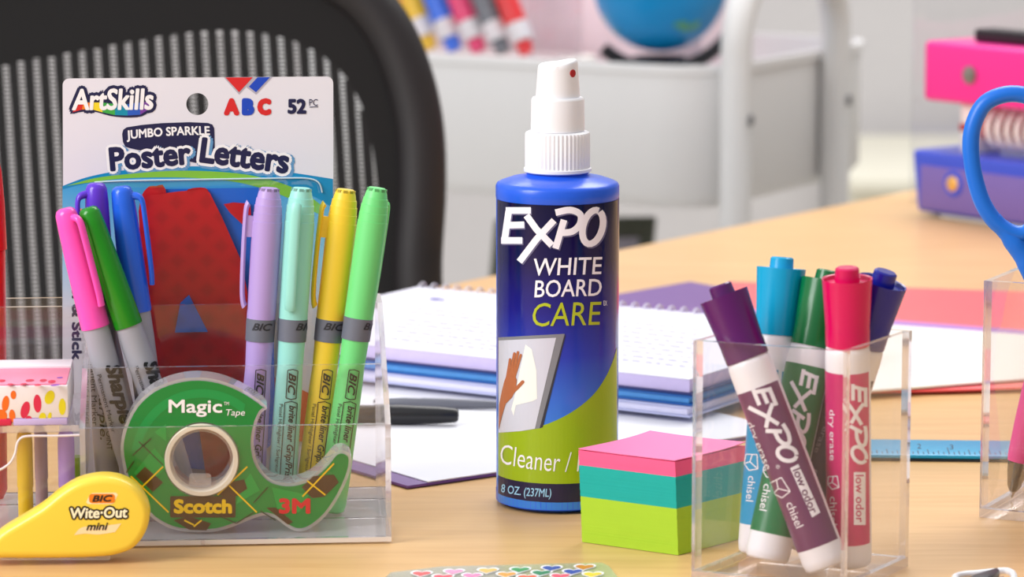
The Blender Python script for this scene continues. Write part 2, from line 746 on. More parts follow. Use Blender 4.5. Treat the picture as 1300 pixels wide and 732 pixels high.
def label_mat():
    m = bpy.data.materials.new('printed_label')
    m.use_nodes = True
    nt = m.node_tree
    bs = nt.nodes['Principled BSDF']
    bs.inputs['Roughness'].default_value = 0.14
    bs.inputs['Specular IOR Level'].default_value = 0.35
    tc = nt.nodes.new('ShaderNodeTexCoord')
    sx = nt.nodes.new('ShaderNodeSeparateXYZ')
    nt.links.new(tc.outputs['Object'], sx.inputs[0])
    mr = nt.nodes.new('ShaderNodeMapRange')
    mr.inputs['From Min'].default_value = bz(545)
    mr.inputs['From Max'].default_value = bz(250)
    nt.links.new(sx.outputs['Z'], mr.inputs['Value'])
    cr = nt.nodes.new('ShaderNodeValToRGB')
    e = cr.color_ramp.elements
    e[0].position, e[0].color = 0.0, S(58, 130, 222)
    e[1].position, e[1].color = 1.0, S(14, 8, 52)
    for p, c in ((0.16, (52, 110, 215)), (0.36, (34, 56, 180)), (0.55, (26, 26, 128)), (0.75, (18, 12, 74))):
        x = e.new(p)
        x.color = S(*c)
    nt.links.new(mr.outputs[0], cr.inputs['Fac'])
    nt.links.new(cr.outputs[0], bs.inputs['Base Color'])
    return m


lab = MB().lathe(BB, BT, [(top - bz(250.5), BR), (top - bz(630.5), BR)], 64, a0=math.radians(-76), a1=math.radians(98), caps=False).build('label', label_mat(), bot)
sb = surf_axis(BB, BT, BR)
LIME = mat('lime_print', (152, 178, 22), 0.3, var=0.02)
fl = Flat()
# lime field: lower edge follows the ring of the label, upper edge swoops up to the right
up = curve_open([(632.5, 549), (665, 546), (697, 537), (727, 522), (752, 502), (768, 480), (778, 458), (783.2, 440)], 5)


def ring_y(px, z):
    """photo row where the label's front at height z shows, for column px"""
    lo, hi = 200.0, 700.0
    for _ in range(40):
        mid = (lo + hi) / 2
        if sb(px, mid).z > z:
            lo = mid
        else:
            hi = mid
    return lo


def ring_px(z, xs):
    return [(x, ring_y(x, z)) for x in xs]


zl = sb(707, 614).z
lowr = ring_px(zl, [783.2, 781, 776, 765, 750, 735, 720, 707, 690, 670, 655, 643, 636, 632.5])
fl.poly(up + lowr)
fl.build('green_field', sb, LIME, lab, 0.00010, grid=5)
zb = sb(707, 637.5).z
fl = Flat().poly(ring_px(zl, [632.5, 636, 643, 655, 670, 690, 707, 720, 735, 750, 765, 776, 781, 783.2]) +
                 ring_px(zb, [783.2, 781, 776, 765, 750, 735, 720, 707, 690, 670, 655, 643, 636, 632.5]))
fl.build('navy_band', sb, mat('dark_navy_print', (26, 20, 62), 0.3), lab, 0.00010, grid=5)
# the picture on the label: a whiteboard panel being wiped by a hand with a cloth
Flat().poly([(632.6, 428), (717, 423.5), (687, 543), (665, 546.5), (632.6, 549)]).build('board_frame', sb, mat('board_grey_print', (128, 130, 138), 0.35), lab, 0.00012, grid=5)
Flat().poly([(716, 427), (718.5, 423.5), (689, 542), (685, 543.5)]).build('board_edge', sb, mat('board_dark_print', (44, 46, 60), 0.35), lab, 0.00020, grid=5)
Flat().poly([(633, 432), (706, 428.5), (679, 544), (660, 547), (633, 549)]).build('board_picture', sb, mat('board_white_print', (206, 208, 224), 0.35), lab, 0.00022, grid=5)
Flat().poly([(667, 437), (675, 443), (681, 470), (682, 506), (676, 509), (655, 514), (652, 528), (649, 519), (654, 500), (660, 470)]).build('cloth_picture', sb, mat('cloth_print', (240, 243, 240), 0.4), lab, 0.00030, grid=5)
fl = Flat()
SKIN = mat('skin_print', (178, 104, 66), 0.4)
fl.poly([(633.2, 545), (633.5, 514), (637, 496), (640, 484), (643, 476), (653, 474), (656, 482), (655, 493), (650, 504), (642, 512), (637, 528)])
for a, b, w in (((643.5, 480), (647.5, 456), 3.2), ((646.8, 478), (653, 448.5), 3.4), ((650, 478), (657.5, 447), 3.4), ((652.6, 479), (661, 450.5), 3.2), ((651, 497), (663.5, 484.5), 4.4)):
    fl.stroke([a, ((a[0] + b[0]) / 2, (a[1] + b[1]) / 2 + 0.5), b], w)
    fl.ellipse(b[0], b[1], w / 2, w / 2, n=10)
fl.build('hand_picture', sb, SKIN, lab, 0.00040, grid=5)
fl = Flat()
logo(fl, 702, 298.5, 135, 71, 0, 8.4)
fl.build('logo_lettering', sb, mat('label_white', (243, 240, 250), 0.3), lab, 0.0003, grid=4)
fl = Flat()
logo(fl, 703.3, 300, 135, 71, 0, 9.0)
fl.build('logo_shadow', sb, mat('label_shadow_print', (96, 92, 130), 0.3), lab, 0.0002, grid=4)
fl = Flat()
fl.text('WHITE', 721.5, 338, 87, 22, -1.5, 0.008, 0.12)
fl.text('BOARD', 721, 365.5, 86, 22, -1.5, 0.008, 0.12)
fl.build('white_lettering', sb, mat('label_white', (243, 240, 250), 0.3), lab, 0.0003, grid=4)
Flat().text('CARE', 720, 398.5, 88, 30, -1.5, 0.002, 0.14).build('green_lettering', sb, mat('label_green', (178, 190, 30), 0.3), lab, 0.0003, grid=4)
Flat().text('EX', 768.5, 384.5, 4.5, 6, 0).build('small_lettering', sb, mat('label_white', (243, 240, 250), 0.3), lab, 0.0003, grid=4)
Flat().text('Cleaner / N', 692, 583, 114, 25, 5, -0.004, 0.02,
                                                 warp=lambda a, b: (a, b - 0.0016 * a * a + 2)).build('cleaner_lettering', sb, mat('label_white', (243, 240, 250), 0.3), lab, 0.0003, grid=4)
Flat().text('8 OZ. (237ML)', 668, 624.5, 64, 14, 5.5, 0.012, 0.0,
            warp=lambda a, b: (a, b - 0.0018 * a * a + 1)).build('volume_lettering', sb, mat('label_pale_blue', (150, 200, 235), 0.3), lab, 0.0003, grid=4)

CAPW = mat('white_plastic', (240, 239, 243), 0.35, var=0.01)
CT = Vector((BX, BY, bz(166)))
d0 = CT.z
cap = MB().lathe(BB, CT, [(0.0, 0.0), (0.0, 0.0128), (0.0006, 0.0139), (0.0012, 0.0142), (d0 - bz(212), 0.0142)], 96, rib=-0.00035).build('ribbed_collar', CAPW, bot, angle=28)
MB().lathe(BB, CT, [(d0 - bz(212), 0.0142), (d0 - bz(213), 0.0148), (d0 - bz(216.5), 0.0148), (d0 - bz(218), 0.0140), (d0 - bz(218.6), 0.0)], 64).build('collar_lip', CAPW, bot)
MT = Vector((BX, BY, bz(123)))
MB().lathe(BB, MT, [(0, 0.0), (0, 0.0108), (0.0007, 0.0114), (0.0012, 0.01155), (MT.z - bz(165.7), 0.0118)], 56).build('pump_collar', CAPW, bot)
# nozzle: a tapered spray button with a sloped, slightly humped top
rings = []
ns = 40
zt0, zt1 = bz(123.3), bz(82)
for k in range(9):
    t = k / 8
    rr = 0.0097 * (1 - t) + 0.0087 * t
    ring = []
    for j in range(ns):
        a = 2 * math.pi * j / ns
        x, y = math.cos(a), math.sin(a)
        ring.append(Vector((BX + rr * x, BY + rr * y, zt0 + (zt1 - zt0) * t + t * 0.0012 * x)))
    rings.append(ring)
for s, dz in ((0.96, 0.0006), (0.86, 0.0012), (0.62, 0.0017), (0.3, 0.0018)):
    ring = []
    for j in range(ns):
        a = 2 * math.pi * j / ns
        x, y = s * math.cos(a), s * math.sin(a)
        ring.append(Vector((BX + 0.0087 * x, BY + 0.0087 * y, zt1 + 0.0012 * x + dz - 0.0004 * math.cos(3 * x))))
    rings.append(ring)
noz = MB().rings(rings).build('nozzle', CAPW, bot, angle=50)
nz_dir = Vector((math.sin(math.radians(46)), -math.cos(math.radians(46)), 0))
nz_c = Vector((BX, BY, bz(91.5))) + nz_dir * 0.0089
MB().lathe(nz_c - nz_dir * 0.002, nz_c + nz_dir * 0.0002, [(0, 0), (0, 0.0017), (0.0015, 0.0017)], 24).build('spray_hole', mat('red_plastic', (178, 18, 22), 0.4), noz)
hz = MB()
for k in range(24):
    a, b = 2 * math.pi * k / 24, 2 * math.pi * (k + 1) / 24
MB().lathe(BB, Vector((BX, BY, bz(213))), [(0, 0.0128), (bz(213) - bz(219.6), 0.0128)], 40, caps=False).build('neck', mat('blue_neck', (24, 60, 190), 0.35), bot)

# ================================================================== sticky note cube
cL, cF = at(739, 688), at(861, 705)
ua = (cL - cF).normalized()
ub = Vector((-ua.y, ua.x, 0))
if ub.y < 0:
    ub = -ub
ub = (ub * 0.985 + ua * -0.17).normalized()
side = (cL - cF).length
HC = 0.0400
cube = thing('sticky_note_cube', 'cube of sticky notes in pink, teal and lime layers', 'sticky notes', tuple(cF))
PINK, TEAL, GRN = mat('paper_pink', (247, 92, 142), 0.75, var=0.03, scale=200), mat('paper_teal', (0, 166, 158), 0.75, var=0.03, scale=200), mat('paper_lime', (164, 203, 40), 0.75, var=0.03, scale=200)
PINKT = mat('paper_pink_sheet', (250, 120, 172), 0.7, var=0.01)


def sheets(z0, z1, nm, m, n, topmat=None):
    mb = MB()
    for i in range(n):
        a, b = z0 + (z1 - z0) * i / n, z0 + (z1 - z0) * (i + 1) / n
        zc = (a + b) / 2 / HC
        sk = -ua * 0.0 + Vector((-0.0016 * zc, 0, 0))
        j = Vector((random.uniform(-1, 1), random.uniform(-1, 1), 0)) * 0.00007
        P = cF + sk + j
        c = []
        for z in (a, b):
            for f, g in ((0, 0), (1, 0), (1, 1), (0, 1)):
                c.append(P + ua * side * f + ub * side * g + Vector((0, 0, z)))
        last = topmat and i == n - 1
        mb.box8(c, 0)
        if last:
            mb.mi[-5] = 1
    return mb.build(nm, [m] + ([topmat] if topmat else []), cube, smooth=False, weld=False)


sheets(0.0002, HC * 0.495, 'lime_pad', GRN, 34)
sheets(HC * 0.495, HC * 0.828, 'teal_pad', TEAL, 22)
sheets(HC * 0.828, HC * 0.985, 'pink_pad', PINK, 12)
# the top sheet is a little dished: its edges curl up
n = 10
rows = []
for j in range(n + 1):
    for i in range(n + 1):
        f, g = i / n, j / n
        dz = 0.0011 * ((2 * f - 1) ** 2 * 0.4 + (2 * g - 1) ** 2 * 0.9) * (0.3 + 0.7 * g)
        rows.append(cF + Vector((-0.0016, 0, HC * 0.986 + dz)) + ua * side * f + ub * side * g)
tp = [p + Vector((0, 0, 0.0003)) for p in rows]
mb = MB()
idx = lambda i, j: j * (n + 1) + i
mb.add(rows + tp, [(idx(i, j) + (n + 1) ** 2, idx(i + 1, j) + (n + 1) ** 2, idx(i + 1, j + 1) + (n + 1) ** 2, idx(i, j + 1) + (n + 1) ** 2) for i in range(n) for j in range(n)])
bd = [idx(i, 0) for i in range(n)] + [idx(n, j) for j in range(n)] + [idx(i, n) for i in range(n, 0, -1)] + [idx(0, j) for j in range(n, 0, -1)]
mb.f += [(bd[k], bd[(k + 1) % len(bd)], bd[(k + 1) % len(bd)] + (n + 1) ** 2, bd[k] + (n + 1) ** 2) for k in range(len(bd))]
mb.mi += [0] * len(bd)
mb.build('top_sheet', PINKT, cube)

# ================================================================== clear pen cups
def pen_cup(name, label, F0, e1, e2, s1, s2, h, t=0.0028, group=None):
    """square acrylic cup with its near corner at F0 and its sides along e1 and e2"""
    c = thing(name, label, 'pen cup', tuple(F0), group)
    z = Vector((0, 0, 1))
    e1, e2 = e1.normalized(), e2.normalized()
    F0 = Vector(F0)
    ms = [ACR, ACE]
    fl = 0.004
    MB().slab(F0 + z * 0.0003, e1 * s1, e2 * s2, z * fl).build('base', ms, c, smooth=False)
    up = z * (h - fl)
    b = F0 + z * (fl + 0.0003)
    MB().slab(b, e1 * s1, up, e2 * t).build('wall_panel', ms, c, smooth=False)
    MB().slab(b + e2 * (s2 - t), e1 * s1, up, e2 * t).build('wall_panel', ms, c, smooth=False)
    MB().slab(b + e2 * (t + 0.00005), e2 * (s2 - 2 * t - 0.0001), up, e1 * t).build('wall_panel', ms, c, smooth=False)
    MB().slab(b + e2 * (t + 0.00005) + e1 * (s1 - t), e2 * (s2 - 2 * t - 0.0001), up, e1 * t).build('wall_panel', ms, c, smooth=False)
    return c


kF = at(1071, 757)
kh = at_y(1072, 447, kF.y).z
kL = at(880, 433, kh) - Vector((0, 0, kh)) - kF
kR = at(1158, 420, kh) - Vector((0, 0, kh)) - kF
k1 = kL.normalized()
k2 = kR.normalized()
S1, S2 = kL.length, kR.length
pen_cup('pen_cup', 'clear acrylic cup holding five whiteboard markers beside the sticky note cube', kF, k1, k2, S1, S2, kh)


def incup(a, b, z):
    return kF + k1 * a + k2 * b + Vector((0, 0, z))


# ================================================================== whiteboard markers
MWHITE = mat('marker_barrel', (238, 236, 242), 0.32, var=0.01)


def marker(label, B, T, capc, labc, la0, la1, sc=1.0, lab_t=(0.040, 0.107)):
    """chunky marker: T is the top of the cap button, B the foot of the barrel"""
    L = (T - B).length
    mid = (B + T) / 2
    ob = thing('whiteboard_marker', label, 'marker', tuple(B), 'whiteboard markers in the clear cup')
    R = 0.0090 * sc
    capm = mat('cap_%d_%d_%d' % capc, capc, 0.25, var=0.015)
    labm = mat('label_%d_%d_%d' % labc, labc, 0.3, var=0.015)
    c1 = 0.0315 * sc
    pr = [(c1 - 0.001, 0.0072 * sc), (c1, 0.0084 * sc), (c1 + 0.0025, 0.0089 * sc), (c1 + 0.006, R), (L - 0.004, R), (L - 0.001, R - 0.0004), (L, R - 0.0014), (L, 0)]
    MB().lathe(B, T, pr, 48).build('barrel', MWHITE, ob, angle=50)
    rt = 0.0100 * sc
    cp = [(0.0, 0), (0.0, 0.0040 * sc), (0.0006, 0.0047 * sc), (0.0048 * sc, 0.0049 * sc), (0.0058 * sc, 0.0050 * sc), (0.0062 * sc, 0.0088 * sc), (0.0048 * sc, 0.0093 * sc),
          (0.0045 * sc, 0.0100 * sc), (0.0050 * sc, rt), (0.0245 * sc, 0.0088 * sc), (0.0255 * sc, 0.0089 * sc), (c1, 0.0088 * sc), (c1, 0.0080 * sc), (c1 - 0.002, 0)]
    MB().lathe(B, T, cp, 48).build('cap', capm, ob, angle=32)
    l0, l1 = lab_t[0], min(lab_t[1], L - 0.006)
    lb = MB().lathe(B, T, [(l0, R + 0.00008), (l1, R + 0.00008)], 48, a0=math.radians(la0), a1=math.radians(la1), caps=False).build('label', labm, ob)
    s = surf_axis(B, T, R + 0.0001)
    return ob, lb, s


def d_at(B, T, px, py):
    """distance from the cap top, along the axis, of the point seen at a pixel"""
    p = surf_axis(B, T, 0.0093)(px, py)
    return (T - p).dot((T - B).normalized())


def axis_top(B, px, py, a, b, zr):
    """top point: on the line through B and the rim point, stopping where it shows at row py"""
    Rm = incup(a, b, zr)
    lo, hi = 0.5, 2.2
    for _ in range(40):
        m = (lo + hi) / 2
        if topix(B + (Rm - B) * m)[1] > py:
            lo = m
        else:
            hi = m
    return B + (Rm - B) * lo


FZ = 0.0046
kz = kh
LW = mat('marker_print_white', (240, 236, 242), 0.35, var=0.01)


def icon(fl, cx, cy, rot, k):
    """outline drawing of a chisel tip"""
    c, s = math.cos(math.radians(rot)), math.sin(math.radians(rot))
    q = lambda a, b: (cx + (a * c - b * s) * k, cy + (a * s + b * c) * k)
    for st in ([(-10, -6), (8, -9), (11, 2), (3, 9), (-9, 8), (-10, -6)], [(-10, 0), (0, 2), (8, -9)], [(0, 2), (3, 9)]):
        for p, r in zip(st, st[1:]):
            fl.stroke([q(*p), q(*r)], 1.3)


# purple: low in the near corner, its cap over the far end of the front wall
Bp = incup(0.0128, 0.0124, FZ + 0.0038)
Tp = axis_top(Bp, 905, 361, 0.0504, 0.0125, kz)
mk, lb, s = marker('purple capped whiteboard marker leaning furthest, label reading along its tilt', Bp, Tp, (84, 8, 94), (104, 46, 92), -90, 62, lab_t=(0.0435, 0.1105))
fl = Flat()
th = math.degrees(math.atan2(288, 119))
logo(fl, 979, 541, 106, 37, th, 5.2)
fl.text('dry erase', 962.5, 566, 64, 11.5, th, 0.0).text('chisel', 1009, 653, 34, 10.5, th)
icon(fl, 990, 619, th, 1.15)
fl.text('®', 987.5, 592, 5, 5, th)
fl.build('lettering', s, LW, lb, 0.00012, grid=4)
bx = Flat().poly([(1003, 594), (1013.5, 588.5), (1041.5, 650), (1031, 656.5)])
bx.build('white_panel', s, LW, lb, 0.00012, grid=4)
Flat().text('low odor', 1022.5, 622.5, 60, 11, th, 0.012).build('panel_lettering', s, mat('label_104_46_92', (104, 46, 92)), lb, 0.0002, grid=4)

# pink: upright against the right-hand wall
Bk = incup(0.0131, 0.0332, FZ + 0.0008)
Tk = axis_top(Bk, 1079, 339, 0.0123, 0.0270, kz)
mk, lb, s = marker('hot pink capped whiteboard marker standing upright in the clear cup', Bk, Tk, (208, 0, 88), (200, 2, 108), -100, 66, lab_t=(0.0415, 0.112))
fl = Flat()
logo(fl, 1086, 538, 104, 30, 89.5, 4.6)
fl.text('dry erase', 1055.5, 552, 64, 9, 89.5).text('chisel', 1058, 648, 36, 9, 89.5)
icon(fl, 1058, 612, 90, 0.8)
fl.build('lettering', s, LW, lb, 0.00012, grid=4)
Flat().poly([(1084, 599), (1099, 599), (1099, 666), (1084, 666)]).build('white_panel', s, LW, lb, 0.00012, grid=4)
Flat().text('low odor', 1091.5, 632.5, 60, 10.5, 89.5, 0.012).build('panel_lettering', s, mat('label_200_2_108', (200, 2, 108)), lb, 0.0002, grid=4)

# green
Bg = incup(0.0416, 0.0192, FZ + 0.0025)
Tg = axis_top(Bg, 1050, 343, 0.0336, 0.0436, kz)
mk, lb, s = marker('dark green capped whiteboard marker between the cyan and the pink one', Bg, Tg, (0, 104, 48), (8, 112, 66), -100, 70, lab_t=(0.0395, 0.1085))
fl = Flat()
tg = math.degrees(math.atan2(355, -67))
logo(fl, 1014, 519, 104, 34, tg, 4.8)
fl.text('chisel', 971.5, 631, 34, 9.5, tg).text('dry erase', 990, 545, 60, 9, tg)
icon(fl, 977, 596, tg, 0.9)
fl.build('lettering', s, LW, lb, 0.00012, grid=4)

# cyan
Bc = incup(0.0519, 0.0342, FZ + 0.0014)
Tc = axis_top(Bc, 994, 326, 0.0519, 0.0474, kz)
mk, lb, s = marker('bright cyan capped whiteboard marker, tallest in the clear cup', Bc, Tc, (0, 160, 208), (0, 146, 196), -100, 70, lab_t=(0.0455, 0.1090))
fl = Flat()
tcn = math.degrees(math.atan2(360, -39))
logo(fl, 980, 512, 104, 34, tcn, 4.8)
fl.text('chisel', 953, 620, 32, 9.5, tcn)
icon(fl, 954, 586, tcn, 1.0)
fl.build('lettering', s, LW, lb, 0.00012, grid=4)

# navy
Bn = incup(0.0409, 0.0471, FZ + 0.0030)
Tn = axis_top(Bn, 1138, 344, 0.0134, 0.0466, kz)
mk, lb, s = marker('navy blue capped whiteboard marker leaning towards the ruler', Bn, Tn, (16, 24, 140), (88, 70, 98), -100, 70, lab_t=(0.0440, 0.108))
fl = Flat()
tn = math.degrees(math.atan2(245, -92))
fl.text('dry erase', 1046, 545, 62, 9, tn).text('chisel', 1031, 612, 34, 9, tn)
fl.build('lettering', s, mat('marker_print_grey', (176, 160, 176), 0.4), lb, 0.00012, grid=4)

# ================================================================== desk organiser
al = math.radians(4.5)
P0 = at(497, 690)
o1 = Vector((-math.cos(al), -math.sin(al), 0))     # along the front, towards the left end
o2 = Vector((-math.sin(al), math.cos(al), 0))      # from front to back
Z = Vector((0, 0, 1))


def og(a, d, z):
    return P0 + o1 * a + o2 * d + Z * z


h1 = at_y(497, 538, P0.y).z
h2 = at_y(487, 462, P0.y + 0.037).z
h3 = at_y(480, 384, P0.y + 0.075).z
h4 = at_y(480, 373, P0.y + 0.100).z
OW, TH = 0.215, 0.0024
AD = 0.1268                                        # the inner divider
org = thing('desk_organizer', 'clear acrylic tiered desk organizer full of pens and tape', 'desk organizer', tuple(P0 + o1 * 0.06))
ms = [ACR, ACE]
FZO = 0.0010
MB().slab(og(0, 0, FZO), o1 * OW, o2 * 0.1025, Z * 0.0020).build('base', [BASEM, ACB], org, smooth=False)
zb0 = FZO + 0.0021
for d, h, a0 in ((0.0, h1, AD), (0.037, h2, AD), (0.075, h3, OW), (0.100, h4, OW)):
    MB().slab(og(TH, d, zb0), o1 * (a0 - TH), Z * (h - zb0), o2 * TH).build('tier_wall', ms, org, smooth=False)
profile = [(0.0, zb0), (0.0, h1), (0.037, h2), (0.076, h3), (0.1025, h4), (0.1025, zb0)]
for a in (0.0, OW - TH):
    m = MB()
    nP = len(profile)
    vs = [og(a, d, z) for d, z in profile] + [og(a + TH * 0.98, d, z) for d, z in profile]
    m.add(vs, [tuple(range(nP)), tuple(range(2 * nP - 1, nP - 1, -1))], 0)
    m.add(vs, [(i, (i + 1) % nP, (i + 1) % nP + nP, i + nP) for i in range(nP)], 1)
    m.build('end_panel', ms, org, smooth=False)
m = MB()
profile = [(0.0, zb0), (0.0, h1), (0.037, h2), (0.0745, h2 + 0.004), (0.0745, zb0)]
nP = len(profile)
vs = [og(AD, d, z) for d, z in profile] + [og(AD + TH * 0.98, d, z) for d, z in profile]
m.add(vs, [tuple(range(nP)), tuple(range(2 * nP - 1, nP - 1, -1))], 0)
m.add(vs, [(i, (i + 1) % nP, (i + 1) % nP + nP, i + nP) for i in range(nP)], 1)
m.build('divider', ms, org, smooth=False)
SHZ = 0.0500
MB().slab(og(AD + TH + 0.0002, 0.0, SHZ), o1 * (OW - AD - 2 * TH - 0.0004), o2 * 0.0745, Z * 0.0026).build('shelf', ms, org, smooth=False)
for a, d in ((0.018, 0.012), (0.2, 0.012), (0.018, 0.09), (0.2, 0.09)):
    MB().lathe(og(a, d, 0.0001), og(a, d, FZO), [(0, 0), (0, 0.006), (0.0006, 0.0055), (0.0008, 0.003), (0.0008, 0)], 24).build('foot', ACE, org)
MB().slab(og(0.078, -0.0002, FZO), o1 * 0.0016, Z * 0.0020, o2 * -0.0004).build('base_seam', [ACE, ACE], org, smooth=False)


def drop(px, y, z):
    """point at depth y and height z that shows in column px"""
    w = y * math.cos(PITCH) - (z - CAM_H) * math.sin(PITCH)
    return Vector(((px - W / 2) / F * w, y, z))


# ================================================================== highlighters
GREY = mat('grip_grey', (104, 108, 122), 0.5, var=0.02)


def highlighter(label, B, T, rgb, clip):
    ob = thing('highlighter', label, 'highlighter', tuple(B), 'pastel highlighters in the organizer')
    m = mat('pastel_%d_%d_%d' % rgb, rgb, 0.42, var=0.015)
    L = (T - B).length
    capL = 0.0565
    pr = [(0, 0), (0, 0.0034), (0.0007, 0.0041), (0.0025, 0.0046), (0.0045, 0.0050), (0.0046, 0.0053), (0.0075, 0.0056), (0.0076, 0.00585), (0.0108, 0.0060),
          (0.0109, 0.00615), (0.0145, 0.0062), (0.0146, 0.0064), (0.025, 0.0064), (capL, 0.0062), (capL, 0.0045)]
    cp = MB().lathe(B, T, pr, 40).build('cap', m, ob, angle=25)
    slots = MB()
    ax = (B - T).normalized()
    q = CAM - T
    u = (q - ax * q.dot(ax)).normalized()
    w = u.cross(ax).normalized()
    if w.x < 0:
        w = -w
    for k in range(5):
        a = math.radians(-80 + 40 * k)
        dv = u * math.cos(a) + w * math.sin(a)
        tv = -u * math.sin(a) + w * math.cos(a)
        P = T + dv * 0.0036 + ax * 0.0003
        slots.obox(P - tv * 0.0009, tv * 0.0018, ax * 0.0012, dv * 0.0007)
    slots.build('cap_slot', mat('pastel_dark_%d_%d_%d' % rgb, tuple(int(c * 0.72) for c in rgb), 0.5), cp)
    MB().lathe(B, T, [(capL - 0.0005, 0.0055), (capL, 0.00635), (capL + 0.0095, 0.0062), (capL + 0.0095, 0.0050)], 40).build('grip_band', GREY, ob)
    b0 = capL + 0.0094
    MB().lathe(B, T, [(b0, 0.0048), (b0, 0.0058), (b0 + 0.012, 0.0055), (b0 + 0.020, 0.0058), (L - 0.012, 0.0062), (L - 0.004, 0.0061), (L - 0.001, 0.0055), (L, 0.0040), (L, 0)], 40).build('barrel', m, ob)
    # pocket clip
    ca = math.radians(clip) if clip is not None else math.radians(-150)
    dv = u * math.cos(ca) + w * math.sin(ca)
    tv = -u * math.sin(ca) + w * math.cos(ca)
    pts = []
    for t, o in ((0.007, 0.0084), (0.009, 0.0092), (0.014, 0.0094), (0.024, 0.0094), (0.036, 0.0092), (0.045, 0.0088), (0.0495, 0.0082), (0.0515, 0.0074)):
        pts.append(T + ax * t + dv * o)
    cl = MB().tube(curve_open([tuple(p) for p in pts], 3), 0.0024, 12, flat=(dv, 0.45))
    cl.obox(T + ax * 0.0125 - tv * 0.0016 + dv * 0.0055, tv * 0.0032, ax * 0.009, dv * 0.0036)
    cl.build('clip', m, ob, angle=45)
    return ob


HB, HT = 1.4970, 1.5030
hl = [('lilac highlighter with its clip turned aside, next to the poster pack letters', 316, 342, 238, (178, 152, 214), -88),
      ('mint highlighter with its clip facing forward', 356, 383, 238, (152, 220, 208), -12),
      ('yellow highlighter standing between the mint and the green ones', 391.5, 439, 240, (240, 204, 52), -82),
      ('pastel green highlighter at the end panel of the organizer', 420, 479, 238, (112, 216, 128), 150)]
for lbl, xb, xt, yt, rgb, cl in hl:
    back = {439: 0.0055, 479: 0.0}.get(xt, 0.0)      # the yellow one stands a little further back
    B = drop(xb, HB + back, 0.0042)
    T = at_y(xt, yt, HT + back)
    ob = highlighter(lbl, B, T, rgb, cl)
    parts = {c.name.split('.')[0]: c for c in ob.children}
    dx, dy = topix(B)[0] - topix(T)[0], topix(B)[1] - topix(T)[1]
    th = math.degrees(math.atan2(dy, dx))
    ux, uy = dx / math.hypot(dx, dy), dy / math.hypot(dx, dy)
    pos = lambda row, c=0.0: (topix(T)[0] + (row - yt) * ux / uy - c * uy, row + c * ux)
    sbnd = surf_axis(B, T, 0.0063)
    x, y = pos(414)
    off = {342: (2, 26), 383: (17, 26), 439: (6, 28), 479: (19, 22)}[xt]
    Flat().text('BIC', x + off[0], y + 1, off[1], 9.5, -2 + th - 90, 0.03, 0.35).build('band_lettering', sbnd, mat('band_print', (40, 42, 52)), parts['grip_band'], 0.00015, grid=4)
    sbar = surf_axis(B, T, 0.0060)
    fl = Flat()
    x, y = pos(487, -4)
    fl.text('BIC', x, y, 28, 10, th, 0.03, 0.3)
    for sgn in (-1, 1):
        a, b = pos(470, -4 + 6.5 * sgn), pos(505, -4 + 6.5 * sgn)
        fl.stroke([a, b], 1.2)
    fl.stroke([pos(470, -10.5), pos(468.5, -4), pos(470, 2.5)], 1.2)
    fl.stroke([pos(505, -10.5), pos(506.5, -4), pos(505, 2.5)], 1.2)
    x, y = pos(562, -5.5)
    fl.text('brite liner Grip/Prise', x, y, 96, 11.5, th, 0.022, 0.2)
    for c in (-12.5, 3.5):
        fl.stroke([pos(511, c), pos(560, c), pos(612, c)], 1.1)
    fl.stroke([pos(511, -12.5), pos(509, -5), pos(511, 3.5)], 1.1)
    fl.stroke([pos(612, -12.5), pos(614, -5), pos(612, 3.5)], 1.1)
    x, y = pos(566, 8.5)
    fl.text('Pastel Highlighter / Surligneur Pastel', x, y, 106, 6.0, th, 0.008)
    fl.build('lettering', sbar, BLACK, parts['barrel'], 0.00025, grid=4)

# ================================================================== permanent markers
SGREY = mat('marker_grey', (162, 162, 170), 0.38, var=0.015)


def fine_marker(label, B, T, rgb, clip, text_rows=None, capL=0.051):
    ob = thing('permanent_marker', label, 'marker', tuple(B), 'permanent markers in the organizer')
    m = mat('glossy_%d_%d_%d' % rgb, rgb, 0.24, var=0.015)
    L = (T - B).length
    pr = [(0, 0), (0.0001, 0.0026), (0.0008, 0.0038), (0.0025, 0.0046), (0.008, 0.0050), (0.025, 0.0056), (capL - 0.001, 0.0062), (capL, 0.0061), (capL, 0.0050)]
    MB().lathe(B, T, pr, 40).build('cap', m, ob, angle=50)
    br = MB().lathe(B, T, [(capL - 0.001, 0.0046), (capL - 0.0005, 0.0056), (capL + 0.012, 0.0059), (L - 0.03, 0.0058), (L - 0.006, 0.0046), (L, 0.0040), (L, 0)], 40).build('barrel', SGREY, ob)
    ax = (B - T).normalized()
    q = CAM - T
    u = (q - ax * q.dot(ax)).normalized()
    w = u.cross(ax).normalized()
    if w.x < 0:
        w = -w
    if clip is not None:
        ca = math.radians(clip)
        dv = u * math.cos(ca) + w * math.sin(ca)
        pts = [(0.0045, 0.0040), (0.0052, 0.0070), (0.0075, 0.0084), (0.014, 0.0086), (0.026, 0.0086), (0.038, 0.0085), (0.0435, 0.0080)]
        pts = [tuple(T + ax * t + dv * o) for t, o in pts]
        MB().tube(curve_open(pts, 4), 0.0017, 10, flat=(dv, 0.62)).build('clip', m, ob, angle=60)
    return ob, br


SB1, SB2, SB3 = 1.4906, 1.5026, 1.5132
FZP = 0.0048


